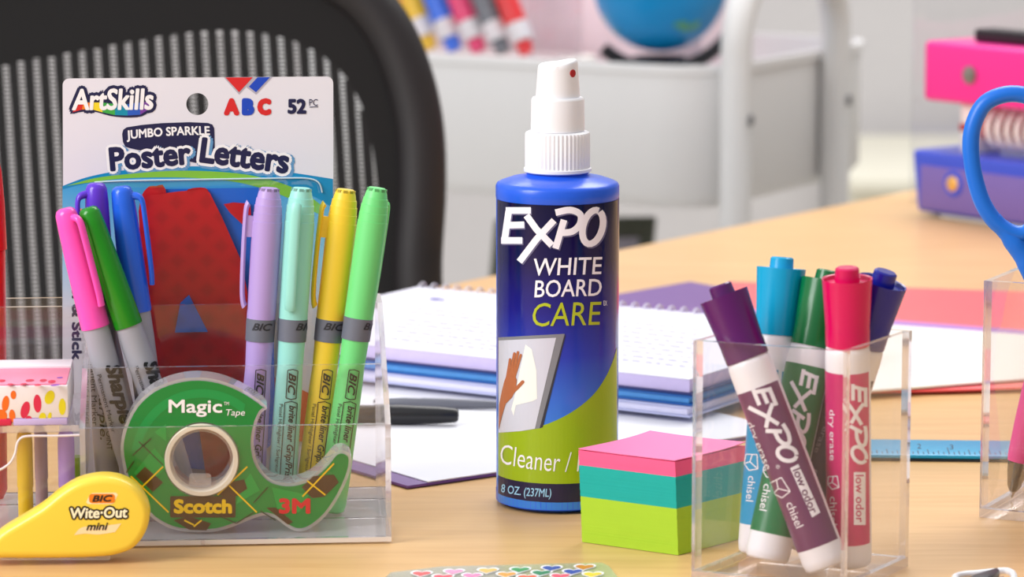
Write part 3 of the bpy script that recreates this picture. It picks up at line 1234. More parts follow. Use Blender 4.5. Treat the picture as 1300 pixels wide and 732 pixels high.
def pmark(label, xb, yb, xt, yt, yy, rgb, clip, words=(), capL=0.051):
    B, T = drop(xb, yb, FZP), at_y(xt, yt, yy)
    ob, br = fine_marker(label, B, T, rgb, clip, capL=capL)
    s = surf_axis(B, T, 0.0060)
    dx, dy = topix(B)[0] - topix(T)[0], topix(B)[1] - topix(T)[1]
    th = math.degrees(math.atan2(dy, dx))
    if words:
        fl = Flat()
        for body, cx, cy, w, h, off, sh in words:
            fl.text(body, cx, cy, w, h, th, off, sh)
        fl.build('lettering', s, BLACK, br, 0.00022, grid=4)
    return ob


pmark('hot pink capped permanent marker, leaning, nearest the end of the poster pack', 183, SB1, 82, 264, SB1, (250, 82, 186), 36,
      [('Sharpie', 150, 500, 78, 27, 0.045, 0.25), ('Permanent Marker', 135, 512, 76, 5.5, 0.0, 0)], 0.0525)
pmark('green capped permanent marker leaning beside the pink one', 246, SB1 + 0.002, 111, 263, SB1 + 0.001, (24, 132, 14), None,
      [('Sharpie', 200, 493, 74, 26, 0.045, 0.25), ('Permanent Marker', 184, 498, 70, 5.5, 0.0, 0)], 0.0535)
pmark('blue capped permanent marker standing behind the green one', 206, SB2 + 0.002, 154, 236, SB2 + 0.001, (34, 98, 226), 74, capL=0.0545)
pmark('purple capped permanent marker standing behind the pink one', 138, SB2 - 0.0008, 122, 232, SB2, (92, 48, 200), -74,
      [('Permanent Marker', 119, 490, 100, 7, 0.004, 0), ('Sharpie.', 129, 520, 76, 12, 0.02, 0.2), ('FINE POINT', 138, 545, 52, 7, 0.01, 0)])
pmark('orange capped permanent marker almost hidden between the pink and green ones', 180, SB3 + 0.0008, 96, 266, SB3 - 0.0019, (224, 110, 30), None)

# ================================================================== tape dispenser in the front tier
TD0, TDT = 0.0100, 0.0165
st = surf_plane(og(0, TD0, 0), o2)
DY = -0.5
out = [(157, 599), (152, 567), (157, 539), (171, 510), (193, 489), (221, 477), (250, 473), (278, 477), (303, 487), (324, 500), (338, 513), (331, 520),
       (324, 538), (321, 560), (325, 584), (336, 602), (350, 611), (371, 613), (392, 606), (412, 588), (424, 573), (435, 570), (445, 578), (443, 599),
       (431, 628), (413, 656), (393, 673), (377, 677), (363, 671), (349, 660), (335, 656), (320, 660), (299, 669), (274, 677), (246, 678), (218, 674), (193, 660), (175, 638), (164, 620)]
out = [(x + 1, 673.6 - (676.5 - y) * 0.957) for x, y in out]      # the top of the shell shows above its front
outs = curve_closed(out, 3)
HCX, HCY = 256, 584 + DY
hole = circle(HCX, HCY, 47.5, 56)
tape = thing('tape_dispenser', 'green plaid dispenser of clear tape inside the front tier of the organizer', 'tape dispenser', tuple(og(0.075, TD0 + TDT / 2, 0.0031)))
shell = MB()
shell.prism(outs, [hole], lambda x, y: st(x, y, -0.0012), lambda x, y: st(x, y, -0.0012) + o2 * TDT)
shell.build('clear_shell', SHELL, tape, angle=40)
GREENP = mat('dispenser_green', (0, 130, 54), 0.25, var=0.02, coat=0.1)
gout = inset(outs, 4.0)
plate = MB().prism(gout, [circle(HCX, HCY, 48, 56)], lambda x, y: st(x, y, 0.0), lambda x, y: st(x, y, -0.0010)).build('printed_face', GREENP, tape, angle=40)
# the lighter upper half band and the tartan
fl = Flat()
ARC = [(HCX + 90 * math.cos(math.radians(a)), HCY + 2 + 92 * math.sin(math.radians(a))) for a in range(-172, -48, 4)]
ARI = [(HCX + 79 * math.cos(math.radians(a)), HCY + 2 + 81 * math.sin(math.radians(a))) for a in range(-48, -172, -4)]
fl.poly(ARC + ARI)
fl.build('light_band', st, mat('dispenser_light_green', (10, 146, 70), 0.25), plate, 0.0001)
BROWN = mat('tartan_brown', (74, 48, 28), 0.3, var=0.03)
DKG = mat('tartan_dark_green', (0, 92, 44), 0.3)
LTG = mat('tartan_light_green', (12, 152, 62), 0.3)
fl = Flat()
fl.poly([(170, 600), (196, 568), (214, 590), (186, 618)]).poly([(300, 640), (330, 622), (318, 600), (305, 618)]).poly([(196, 548), (211, 538), (211, 560)]).poly([(345, 618), (392, 628), (380, 650), (352, 645)])
fl.build('tartan_square', st, LTG, plate, 0.00010)
fl = Flat()
fl.poly([(172, 604), (184, 592), (207, 612), (194, 624)]).poly([(276, 628), (291, 612), (310, 608), (314, 620), (296, 632)]).poly([(220, 660), (240, 655), (268, 664), (262, 673), (240, 672)])
fl.poly([(383, 618), (398, 604), (424, 602), (430, 612), (412, 630), (396, 632)]).poly([(338, 644), (350, 644), (372, 662), (366, 666)])
fl.poly(rrect(216, 629.5, 299, 656.5, 2))
fl.build('tartan_dark_square', st, BROWN, plate, 0.00014)
fl = Flat()
YEL = mat('tartan_yellow', (238, 196, 10), 0.35)
for a, b in (((181, 617), (207, 592)), ((166, 604), (214, 650)), ((276, 628), (314, 592)), ((291, 616), (326, 650)), ((384, 630), (424, 588)), ((390, 610), (413, 628)), ((234, 660), (246, 666)), ((246, 668), (256, 660))):
    fl.stroke([a, ((a[0] + b[0]) / 2, (a[1] + b[1]) / 2), b], 2.0)
fl.build('tartan_yellow_line', st, YEL, plate, 0.00020)
fl = Flat()
for a, b in (((176, 560), (207, 590)), ((168, 578), (192, 556)), ((322, 638), (340, 618)), ((300, 664), (322, 650)), ((258, 645), (300, 664)), ((170, 585), (160, 600)), ((330, 648), (350, 660))):
    fl.stroke([a, b], 1.4)
fl.build('tartan_dark_line', st, mat('tartan_line', (40, 50, 26), 0.35), plate, 0.00017)
Flat().text('Magic', 248, 518, 68, 22, 0, 0.022).text('TM', 287.5, 512, 6.5, 4, 0).text('Tape', 299, 524.5, 24, 10.5, 0, 0.004, 0.2).build('white_lettering', st, WHITE, plate, 0.00025)
Flat().text('Scotch', 257.5, 642.5, 74, 18.5, 0, 0.055).build('yellow_lettering', st, YEL, plate, 0.00025)
Flat().text('3M', 374, 642, 40, 20, 0, 0.055).build('red_lettering', st, mat('red_print', (216, 18, 40), 0.35), plate, 0.00025)
# tape roll core: a cream ring with a clear hub inside
hc = st(HCX, HCY, 0)
pxm = (st(HCX + 10, HCY, 0) - hc).length / 10
CORE = mat('tape_core_cream', (232, 222, 204), 0.4)
core = MB().lathe(hc + o2 * 0.0155, hc + o2 * -0.0012, [(0.0155, 47 * pxm), (0.0006, 47 * pxm), (0.0, 46 * pxm), (0.0, 41 * pxm), (0.0006, 40 * pxm), (0.0155, 40 * pxm)], 64, caps=False).build('tape_core', CORE, tape)
hub = MB().lathe(hc + o2 * 0.0145, hc + o2 * 0.0004, [(0.0, 39.5 * pxm), (0.0, 36.5 * pxm), (0.0141, 35.5 * pxm), (0.0141, 39.5 * pxm)], 56, caps=False).build('hub', CLR, tape)
MB().prism(rrect(240, 601 + DY, 268, 618 + DY, 4), [], lambda x, y: st(x, y, -0.002), lambda x, y: st(x, y, -0.004)).build('hub_tab', CLR, tape, bevel=0.0004)
MB().lathe(hc + o2 * 0.0148, hc + o2 * 0.0018, [(0, 47.2 * pxm), (0, 64 * pxm), (0.0125, 64 * pxm), (0.0125, 47.2 * pxm)], 56, caps=False).build('tape_roll', mat('tape_roll_film', (200, 206, 190), 0.3), tape)
# serrated cutter at the tip of the tail
cut = MB()
for k in range(9):
    x0 = 424 + k * 2.3
    y0 = 571 + DY - 3 * math.sin(k / 8 * 3.1)
    cut.prism([(x0, y0), (x0 + 2.3, y0), (x0 + 1.15, y0 - 3)], [], lambda x, y: st(x, y, -0.001), lambda x, y: st(x, y, -TDT + 0.001))
cut.build('cutter', CLR, tape, smooth=False)

# ================================================================== correction tape
WP = at(95, 713)
WF = 0.0075
sw = surf_plane(WP + o2 * -WF, o2)
wo = [(-26, 700), (-14, 690), (0, 674), (26, 657), (52, 640), (73, 622), (92, 609), (110, 602), (131, 599), (152, 602), (171, 612), (184, 628), (190, 646), (188, 666), (180, 684), (168, 697), (152, 704), (131, 708), (79, 710), (5, 710), (-20, 710)]
wo = [(x, 710 - (710 - y) * 0.945) for x, y in wo]     # seen from a little above: the rounded top shows over the front
wos = curve_closed(wo, 4)
corr = thing('correction_tape', 'yellow teardrop mini correction tape standing in front of the organizer', 'correction tape', tuple(WP))
YB = mat('yellow_plastic', (246, 213, 70), 0.27, var=0.015)
rings = []
for ins, dp in ((10, 0.0), (7, 0.0001), (4, 0.0006), (1.8, 0.0016), (0.5, 0.003), (0, 0.0045), (0, 0.0105), (0.5, 0.012), (1.8, 0.0135), (4, 0.0145), (8, 0.015)):
    rings.append([sw(x, y) + o2 * dp for x, y in (inset(wos, ins) if ins else wos)])
body = MB()
n = len(rings[0])
body.rings(rings, caps=False)
tri = tessellate_polygon([[Vector((x, y, 0)) for x, y in inset(wos, 10)]])
body.add(rings[0], [tuple(t) for t in tri])
body.add(rings[-1], [tuple(t) for t in tri])
body = body.build('body', YB, corr, angle=30)
zmin = sw(80, 713.2, -0.007).z
MB().prism(rrect(0, 704, 140, 712.5, 3), [], lambda x, y: sw(x, y) + o2 * 0.003, lambda x, y: sw(x, y) + o2 * 0.012).build('clear_base', CLR, corr, bevel=0.0004)
m = Flat().poly([(112, 625), (150, 624.5), (146, 640), (107, 640)])
m.poly([(88, 641), (163, 641), (159, 660), (92, 660)])
Flat().poly([(117, 625.5), (147, 625), (149.5, 627.5), (144.5, 638), (141.5, 639.5), (111.5, 639.5), (109.5, 637), (114, 627.5)]).build('white_outline', sw, mat('logo_pale', (252, 236, 190), 0.3), body, 0.00008)
Flat().poly(rrect(113, 626.5, 146, 638.3, 4)).build('orange_badge', sw, mat('logo_orange', (236, 128, 20), 0.3), body, 0.00014)
Flat().text('BIC', 130, 632.4, 26, 8.6, -1, 0.05, 0.25).build('badge_lettering', sw, BLACK, body, 0.0002)
Flat().text('Wite·Out', 125.5, 650.5, 77, 18.5, -1, 0.15, 0.1, ref=0.15).build('name_outline', sw, mat('logo_black', (14, 12, 14), 0.3), body, 0.00010)
Flat().text('Wite·Out', 125.5, 650.5, 77, 18.5, -1, 0.03, 0.1, ref=0.15).build('name_lettering', sw, mat('logo_cream', (254, 246, 214), 0.3), body, 0.0002)
Flat().poly(curve_open([(94, 679), (104, 669), (125, 668), (154, 664)], 4) + curve_open([(146, 675), (125, 678), (108, 677), (94, 679)], 4)).build('correction_stripe', sw, mat('stripe_cream', (252, 226, 176), 0.3), body, 0.00010)
Flat().text('mini', 123.5, 668, 28, 9.5, -1, 0.03, 0.3).build('mini_lettering', sw, BLACK, body, 0.0002)

# ================================================================== poster letter pack
CD = 0.0925
sc_ = surf_plane(og(0.05, CD, 0), o2)
cbot = 633.0
pack = thing('poster_letter_pack', 'hanging pack of red and blue poster letters standing at the back of the organizer', 'letter pack', tuple(og(0.05, CD, 0.0056)))
tl, tr = (79.5, 99.5), (422.5, 97)
co = []
for cx, cy, a in ((414.5, 105.5, -90), (416, 614, 0), (90, 614, 90), (88, 108, 180)):
    for k in range(6):
        t = math.radians(a + 18 * k)
        co.append((cx + 8.5 * math.cos(t), cy + 8.5 * math.sin(t)))
co = [(min(max(x, 79), 424), y) for x, y in co]
CARD = mat('card_white', (228, 226, 236), 0.35, var=0.01, coat=0.2)
card = MB().prism(co, [circle(250.5, 132, 14, 32)], lambda x, y: sc_(x, y, 0), lambda x, y: sc_(x, y, -0.0009)).build('header_card', CARD, pack)


def card_sky():
    m = bpy.data.materials.new('card_sky_print')
    m.use_nodes = True
    nt = m.node_tree
    bs = nt.nodes['Principled BSDF']
    bs.inputs['Roughness'].default_value = 0.35
    tc = nt.nodes.new('ShaderNodeTexCoord')
    sx = nt.nodes.new('ShaderNodeSeparateXYZ')
    nt.links.new(tc.outputs['Object'], sx.inputs[0])
    mr = nt.nodes.new('ShaderNodeMapRange')
    mr.inputs['From Min'].default_value = sc_(200, 400).z - 0.0056
    mr.inputs['From Max'].default_value = sc_(200, 235).z - 0.0056
    nt.links.new(sx.outputs['Z'], mr.inputs['Value'])
    cr = nt.nodes.new('ShaderNodeValToRGB')
    e = cr.color_ramp.elements
    e[0].position, e[0].color = 0.0, S(206, 206, 214)
    e[1].position, e[1].color = 1.0, S(60, 160, 216)
    x = e.new(0.45)
    x.color = S(140, 196, 228)
    nt.links.new(mr.outputs[0], cr.inputs['Fac'])
    nt.links.new(cr.outputs[0], bs.inputs['Base Color'])
    return m


arc1 = curve_open([(79.3, 236), (110, 225), (150, 217), (200, 212), (260, 211), (320, 213), (370, 219), (422.7, 227)], 5)
Flat().poly(arc1 + [(423.5, 618), (79.3, 618)]).build('sky_print', sc_, card_sky(), card, 0.00008)
arc2 = curve_open([(422.7, 264), (400, 250), (370, 238), (330, 228), (270, 221), (200, 221), (140, 226), (79.3, 240)], 5)
Flat().poly(arc1 + arc2).build('blue_wave', sc_, mat('wave_teal', (0, 136, 190), 0.35), card, 0.00014)
g1 = curve_open([(84, 236), (120, 226), (160, 221), (210, 217), (260, 217), (310, 221), (350, 230), (385, 244), (410, 262)], 5)
g2 = curve_open([(410, 275), (380, 258), (345, 243), (300, 231), (250, 226), (200, 225), (150, 227), (110, 232), (84, 236)], 5)
Flat().poly(g1 + g2).build('green_wave', sc_, mat('wave_green', (128, 192, 60), 0.35), card, 0.0002)
# top print
RED = mat('letter_red_print', (214, 36, 40), 0.35)
BLUEP = mat('letter_blue_print', (22, 70, 190), 0.35)
SILV = mat('silver_line_print', (180, 176, 190), 0.35)
Flat().poly([(284, 98.2), (324, 98), (303.5, 120)]).poly([(322, 98), (346, 97.8), (325, 120), (313, 111)]).build('silver_edge', sc_, SILV, card, 0.0001)
Flat().poly([(286, 98.2), (321, 98), (303.5, 117)]).text('A', 294, 135.5, 20, 22, 0, 0.09).text('C', 335.5, 135.5, 18, 22, 0, 0.09).build('red_print', sc_, RED, card, 0.00018)
Flat().poly([(327, 98), (343, 97.8), (325, 117), (316, 110)]).text('B', 315, 135.5, 16, 22, 0, 0.09).build('blue_print', sc_, BLUEP, card, 0.00018)
Flat().text('52', 377, 135, 24, 19.5, 0, 0.05).text('PC', 398, 130, 11, 8.5, 0, 0.004).poly([(393, 135.4), (404, 135), (404, 136), (393, 136.4)]).build('count_lettering', sc_, NAVY, card, 0.00018)
# rainbow logo
fl = Flat()
fl.text('ArtSkills', 143, 126, 104, 28, -0.5, 0.14, 0.1, ref=0.03)
fl.poly(curve_open([(89, 144), (95, 134), (112, 134), (140, 140), (170, 138), (196, 128), (193, 138), (180, 147.5), (160, 149), (140, 147), (115, 141), (89, 144.5)], 3))
fl.build('logo_backing', sc_, NAVY, card, 0.00012)
seg = [(92, 142.5, 97, 134), (104, 139, 106, 130), (116, 138.5, 118, 130), (130, 142.5, 130, 130), (146, 146, 146, 132), (162, 146.5, 162, 132), (178, 145.5, 178, 130), (190, 138, 192, 129)]
cols = [(216, 40, 36), (238, 132, 30), (240, 214, 40), (60, 170, 70), (0, 140, 170), (40, 90, 190), (120, 60, 160)]
for (a, b, c, d), (e, f, g, h), rgb in zip(seg, seg[1:], cols):
    Flat().poly([(a, b), (c, d), (g, h), (e, f)]).build('rainbow_band', sc_, mat('rainbow_%d_%d_%d' % rgb, rgb, 0.35), card, 0.00018)
Flat().text('ArtSkills', 143, 126, 104, 28, -0.5, 0.028, 0.1, ref=0.03).build('logo_lettering', sc_, WHITE, card, 0.00028)
Flat().ellipse(197, 134, 1.2, 1.2).build('logo_mark', sc_, NAVY, card, 0.00018)
# plaque and name
Flat().poly([(155, 170), (156.5, 164.5), (161, 161.5), (180, 158.5), (205, 156.2), (240, 155), (264, 156), (269.5, 158), (272, 163), (273, 205), (250, 207), (165, 188), (159, 186), (156, 180)]).build('plaque', sc_, NAVY, card, 0.00014)
Flat().text('JUMBO SPARKLE', 213.5, 169.5, 106, 15, -3.0, 0.03, 0.0, warp=lambda a, b: (a, b + 0.0006 * a * a - 1)).build('plaque_lettering', sc_, WHITE, card, 0.00022)
wl = lambda a, b: (a, b * (1 - 0.0016 * a) + 0.0006 * a * a)
for o, mm, lay, dx, dy in ((0.16, mat('name_shadow_print', (96, 150, 196), 0.35), 0.00018, 2.2, 2.0), (0.125, WHITE, 0.00026, 0, 0), (0.04, NAVY, 0.00034, 0, 0)):
    fl = Flat()
    fl.text('Poster', 190.5 + dx, 198 + dy, 104, 31, -5.0, o, 0.0, ref=0.04)
    fl.text('Letters', 311 + dx, 197.5 + dy, 114, 33, 7.5, o, 0.0, ref=0.04)
    fl.build('name_lettering', sc_, mm, card, lay)
Flat().text('Peel & Stick', 97.5, 398, 118, 13, 90, 0.05).build('side_lettering', sc_, NAVY, card, 0.0002)


# the letters inside the bag: thick foil card pieces
def foil(name, rgb):
    m = mat(name, rgb, 0.30, var=0.0)
    nt = m.node_tree
    bs = nt.nodes['Principled BSDF']
    tc = nt.nodes.new('ShaderNodeTexCoord')
    mp = nt.nodes.new('ShaderNodeMapping')
    mp.inputs['Rotation'].default_value = (0, math.radians(45), 0)
    nt.links.new(tc.outputs['Object'], mp.inputs['Vector'])
    ck = nt.nodes.new('ShaderNodeTexVoronoi')
    ck.distance = 'CHEBYCHEV'
    ck.inputs['Scale'].default_value = 110
    ck.inputs['Randomness'].default_value = 0
    nt.links.new(mp.outputs[0], ck.inputs['Vector'])
    cr = nt.nodes.new('ShaderNodeValToRGB')
    c = S(*rgb)
    cr.color_ramp.elements[0].color = tuple(x * 0.80 for x in c[:3]) + (1,)
    cr.color_ramp.elements[1].color = c
    cr.color_ramp.elements[0].position = 0.15
    cr.color_ramp.elements[1].position = 0.35
    nt.links.new(ck.outputs['Distance'], cr.inputs['Fac'])
    nt.links.new(cr.outputs[0], bs.inputs['Base Color'])
    return m


RF = foil('letter_red_foil', (190, 14, 26))
BF = foil('letter_blue_foil', (24, 100, 206))


def piece(name, pts, m, d, th=0.0012, sm=0):
    f = surf_plane(og(0.05, CD - d, 0), o2)
    p = curve_closed(pts, sm) if sm else pts
    return MB().prism(p, [], lambda x, y: f(x, y, 0), lambda x, y: f(x, y, -th)).build(name, m, pack, angle=40)


piece('blue_letter', [(196, 240), (330, 238), (338, 250), (345, 300), (350, 560), (300, 600), (200, 590)], BF, 0.0030)
piece('red_letter', [(178, 262), (186, 239), (198, 236), (210, 240), (214, 300), (190, 330)], RF, 0.0044, sm=3)
piece('red_letter', [(236, 243), (250, 238), (264, 241), (262, 262), (244, 262)], RF, 0.0044, sm=3)
piece('red_letter', [(284, 259), (312, 258), (318, 262), (318, 292), (306, 283)], RF, 0.0044, sm=2)
piece('red_letter', [(176, 268), (178, 255), (188, 248), (225, 243), (260, 240), (266, 244), (282, 276), (306, 330), (314, 370), (318, 480), (322, 600), (262, 606), (252, 540), (225, 540), (215, 606), (190, 600), (184, 420)], RF, 0.0062)
piece('blue_letter', [(240, 374), (264, 421), (222, 422), (229, 384)], BF, 0.0078, sm=0)
piece('orange_letter', [(236, 480), (330, 470), (395, 500), (390, 560), (300, 560), (240, 540)], mat('letter_orange', (206, 86, 44), 0.35), 0.0015)
# clear bag with a heat sealed top
bagp = [(118, 243), (124, 232), (160, 229.5), (390, 225), (404, 232), (409, 250), (412, 616), (100, 616), (104, 300)]
f0, f1 = surf_plane(og(0.05, CD - 0.0095, 0), o2), surf_plane(og(0.05, CD - 0.0002, 0), o2)
bag = MB()
r0 = [f1(x, y) for x, y in bagp]
r1 = [f0(x, y) for x, y in inset(bagp, 9)]
bag.rings([r0, r1], caps=False)
bag.add(r1, [tuple(t) for t in tessellate_polygon([[Vector((x, y, 0)) for x, y in inset(bagp, 9)]])])
bag = bag.build('clear_bag', FILM, pack, angle=60)
seam = [f1(x, y) - o2 * 0.0004 for x, y in curve_open([(120, 231), (160, 229), (250, 227.5), (350, 226), (388, 226), (404, 231), (409, 244)], 4)]
MB().tube(seam, 0.00035, 6).build('sealed_edge', mat('seal_white', (205, 225, 232), 0.3), bag)
tie = surf_plane(og(0.05, 0.0735, 0), o2)

# ================================================================== things in the organizer's other bay
shz = SHZ + 0.0027
MB().slab(og(AD + TH + 0.0006, 0.0006, zb0 + 0.0002), o1 * (OW - AD - 2 * TH - 0.0012), Z * (SHZ - zb0 - 0.0006), o2 * 0.0018).build('drawer_front', [ACR, ACE], org, smooth=False)
sd = surf_plane(og(AD, 0.0, 0), o2)
MB().tube([sd(x, y, 0.0004) for x, y in curve_open([(-12, 600), (0, 596), (12, 588), (19, 576), (22, 562), (28, 555), (40, 553), (70, 553), (101, 552)], 5)], 0.0005, 8).build('drawer_lip', mat('lip_white', (235, 222, 226), 0.3), org)
# two flat tab pads on the shelf, the tape box on top of them
s0 = surf_plane(og(AD, 0.0, 0), o2)


def a_of(px, d=0.0):
    """distance along the organizer front that shows in column px"""
    f = surf_plane(og(0, d, 0), o2)
    return (f(px, 545) - og(0, d, 0)).dot(o1)


a87 = a_of(87, 0.001)
pad = MB().obox(og(a87 + 0.0005, 0.0006, shz), o1 * (a_of(15.5) - a87 - 0.001), o2 * 0.055, Z * 0.0028).build('tab_pad', mat('pad_lilac', (196, 176, 226), 0.5), None, tuple(og(a87, 0, shz)), bevel=0.0003)
tag(pad, 'flat lilac tab pad on the organizer shelf, under the box with coloured dots', 'sticky tabs')
pad = MB().obox(og(a_of(14.5), 0.0006, shz), o1 * 0.045, o2 * 0.055, Z * 0.0028).build('tab_pad', mat('pad_red', (226, 40, 84), 0.5), None, tuple(og(a_of(14), 0, shz)), bevel=0.0003)
tag(pad, 'flat red tab pad on the organizer shelf, at the edge of the frame', 'sticky tabs')

bzz = shz + 0.0029
bh = s0(60, 490).z - bzz
wbox = thing('washi_tape_box', 'small white and pink card box printed with coloured dots, on the organizer shelf', 'box', tuple(og(a87 + 0.03, 0.02, bzz)))
BXW = mat('box_white', (240, 232, 236), 0.5, var=0.01)
BXP = mat('box_pink', (246, 142, 172), 0.5, var=0.06, scale=40)
MB().obox(og(a87, 0.001, bzz), o1 * 0.062, o2 * 0.056, Z * bh).build('box_body', BXW, wbox, bevel=0.0004)
MB().obox(og(a87 + 0.0006, 0.0025, bzz + bh), o1 * 0.060, o2 * 0.0385, Z * 0.0007).build('pink_lid', BXP, wbox, bevel=0.0002)
MB().obox(og(a87 + 0.0002, 0.0395, bzz + bh), o1 * 0.061, o2 * 0.017, Z * 0.0016).build('back_flap', BXW, wbox, bevel=0.0003)
sf = surf_plane(og(a87, 0.001, 0), o2)
dots = [((236, 108, 20), [(7, 512, 4.6, 10, 8), (17, 501, 3.6, 5.5, 0), (15.5, 531, 4, 8, -5), (1, 534, 8, 8, 0)]),
        ((214, 34, 74), [(32, 520, 5.5, 11, 15), (47.5, 512, 5, 11.5, -3), (36.5, 538, 4, 4, 0)]),
        ((222, 206, 20), [(63, 504, 6, 9, 20), (79, 516, 4.5, 10.5, 0), (63, 528, 2.4, 5, 12), (54, 535, 4.5, 6, 10)])]
for rgb, es in dots:
    fl = Flat()
    for x, y, rx, ry, ro in es:
        fl.ellipse(x, min(y, 535.5 - ry) if y > 530 else y, rx, ry, ro)
    fl.build('printed_dot', sf, mat('dot_%d_%d_%d' % rgb, rgb, 0.5), wbox.children[0], 0.0001)
# lid dots lie on the pink lid
lidz = bzz + bh + 0.0007


def slid(px, py, off=0.0):
    return at(px, py, lidz + off)


fl = Flat()
for x, y, rx, ry in ((2, 483, 5, 1.6), (38, 482.5, 5.5, 1.6), (55, 482.5, 4.5, 1.8), (30, 487, 4, 1), (66, 484, 5, 2), (48, 488.5, 4.5, 1.3), (13, 487.5, 4, 1.1)):
    fl.ellipse(x, y, rx, ry, -4)
fl.build('printed_dot', slid, mat('dot_214_34_74', (214, 34, 74), 0.5), wbox.children[0], 0.0001)
Flat().ellipse(70, 488.5, 6, 1.2, -6).ellipse(76, 479, 4, 0.9, -4).build('printed_dot', slid, mat('dot_violet', (150, 80, 180), 0.5), wbox.children[0], 0.0001)


def mini_pen(label, px0, px1, d, rgb):
    """stubby round-shouldered highlighter standing under the shelf"""
    f = surf_plane(og(0, d, 0), o2)
    c, e = f((px0 + px1) / 2, 600), f(px1, 600)
    r = (e - f(px0, 600)).length / 2 * 1.12
    zb, zt = 0.0034, SHZ - 0.0006
    B, T = Vector((c.x, c.y, zb)), Vector((c.x, c.y, zt))
    L = zt - zb
    ob = thing('mini_highlighter', label, 'highlighter', tuple(B), 'stubby pens under the organizer shelf')
    m = mat('mini_%d_%d_%d' % rgb, rgb, 0.25, var=0.02)
    MB().lathe(B, T, [(0, 0), (0.0004, r * 0.45), (0.0018, r * 0.78), (0.004, r * 0.95), (0.007, r), (L * 0.55, r), (L * 0.55, r * 0.8)], 36).build('cap', m, ob)
    MB().lathe(B, T, [(L * 0.55, r * 0.9), (L * 0.6, r * 0.94), (L - 0.002, r * 0.94), (L, r * 0.8), (L, 0)], 36).build('barrel', m, ob)


mini_pen('stubby yellow highlighter under the organizer shelf', 22.5, 41, 0.014, (226, 190, 44))
mini_pen('stubby lilac highlighter under the organizer shelf', 75, 94, 0.014, (176, 142, 214))
mini_pen('stubby dusty mauve highlighter under the organizer shelf, behind the yellow and lilac ones', 45, 60, 0.030, (176, 150, 160))
gl = surf_plane(og(0, 0.055, 0), o2)
gB = gl(97, 640)
ob = thing('glue_stick', 'short lime green capped stick standing low behind the organizer divider', 'glue stick', (gB.x, gB.y, 0.0034))
gB = Vector((gB.x, gB.y, 0.0034))
gT = Vector((gB.x, gB.y, gl(97, 579).z))
MB().lathe(gB, gT, [(0, 0), (0, 0.0036), (0.0006, 0.0042), (0.014, 0.0042), (0.014, 0.003)], 30).build('cap', mat('lime_plastic', (134, 180, 40), 0.3), ob)
MB().lathe(gB, gT, [(0.0139, 0.0036), (0.0139, 0.0039), (gT.z - gB.z, 0.0039), (gT.z - gB.z, 0)], 30).build('barrel', mat('lime_plastic', (134, 180, 40), 0.3), ob)
# red marker half out of the frame
rY = og(0.16, 0.0885, 0).y
rT, rB = at_y(-8, 200, rY), drop(-4, rY, 0.0034)
ob = thing('felt_pen', 'red felt pen at the edge of the frame behind the box with coloured dots', 'marker', tuple(rB))
rm = mat('glossy_red', (214, 14, 26), 0.25)
L = (rT - rB).length
MB().lathe(rB, rT, [(0, 0), (0.0005, 0.0022), (0.006, 0.0034), (0.02, 0.0046), (0.040, 0.0054), (0.0405, 0.0045)], 36).build('cap', rm, ob)
MB().lathe(rB, rT, [(0.040, 0.0040), (0.0405, 0.0047), (L - 0.004, 0.0047), (L, 0.003), (L, 0)], 36).build('barrel', rm, ob)

# ================================================================== second cup with scissors and pens
c2 = at(1243, 657)
e2 = Vector((0.447, 0.894, 0))
e1 = Vector((0.894, -0.447, 0))
h5 = at_y(1241, 357, c2.y).z
pen_cup('pen_cup', 'clear acrylic cup holding blue scissors and pink pens at the edge of the frame', c2, e1, e2, 0.066, 0.062, h5)
PNK = mat('grip_pink', (232, 88, 150), 0.45, var=0.02)
SMOKE = clear_mat('smoky_plastic', (0.62, 0.58, 0.52), base=0.08, rough=0.1, haze=0.25, haze_rgb=(120, 110, 100))
STEEL = mat('steel', (190, 190, 195), 0.22, metal=1.0)
for lbl, tp_, px in (('pink gripped ballpoint pen resting tip down, closest to the cup side wall', (1284, 633), (1330, 420)), ('pink gripped ballpoint pen resting tip down in front of the other pink pen', (1306, 641), (1352, 420))):
    B = at(tp_[0], tp_[1] - 1, 0.0052)
    B = B + Vector((0.0, 0.0, 0.0))
    T = at_y(px[0], px[1], B.y + 0.002)
    T = B + (T - B).normalized() * 0.138
    ob = thing('ballpoint_pen', lbl, 'pen', tuple(B), 'pink pens in the cup with the scissors')
    L = 0.138
    MB().lathe(B, T, [(L - 0.052, 0.0040), (L - 0.0515, 0.0056), (L - 0.035, 0.0058), (L - 0.0190, 0.0056), (L - 0.0165, 0.0052), (L - 0.0165, 0.003)], 32).build('grip', PNK, ob)
    MB().lathe(B, T, [(L - 0.0168, 0.0036), (L - 0.0168, 0.0049), (L - 0.012, 0.0044), (L - 0.0055, 0.0030), (L - 0.0035, 0.0019), (L - 0.0030, 0.0012)], 28).build('tip_cone', SMOKE, ob)
    MB().lathe(B, T, [(L - 0.020, 0.0022), (L - 0.006, 0.0018), (L - 0.003, 0.0012), (L - 0.001, 0.0006), (L, 0.0003), (L, 0)], 20).build('refill_tip', STEEL, ob)
    MB().lathe(B, T, [(0, 0), (0, 0.0025), (0.010, 0.0026), (0.0102, 0.0045), (0.014, 0.0052), (L - 0.0515, 0.0054), (L - 0.0515, 0)], 30).build('barrel', SMOKE, ob)

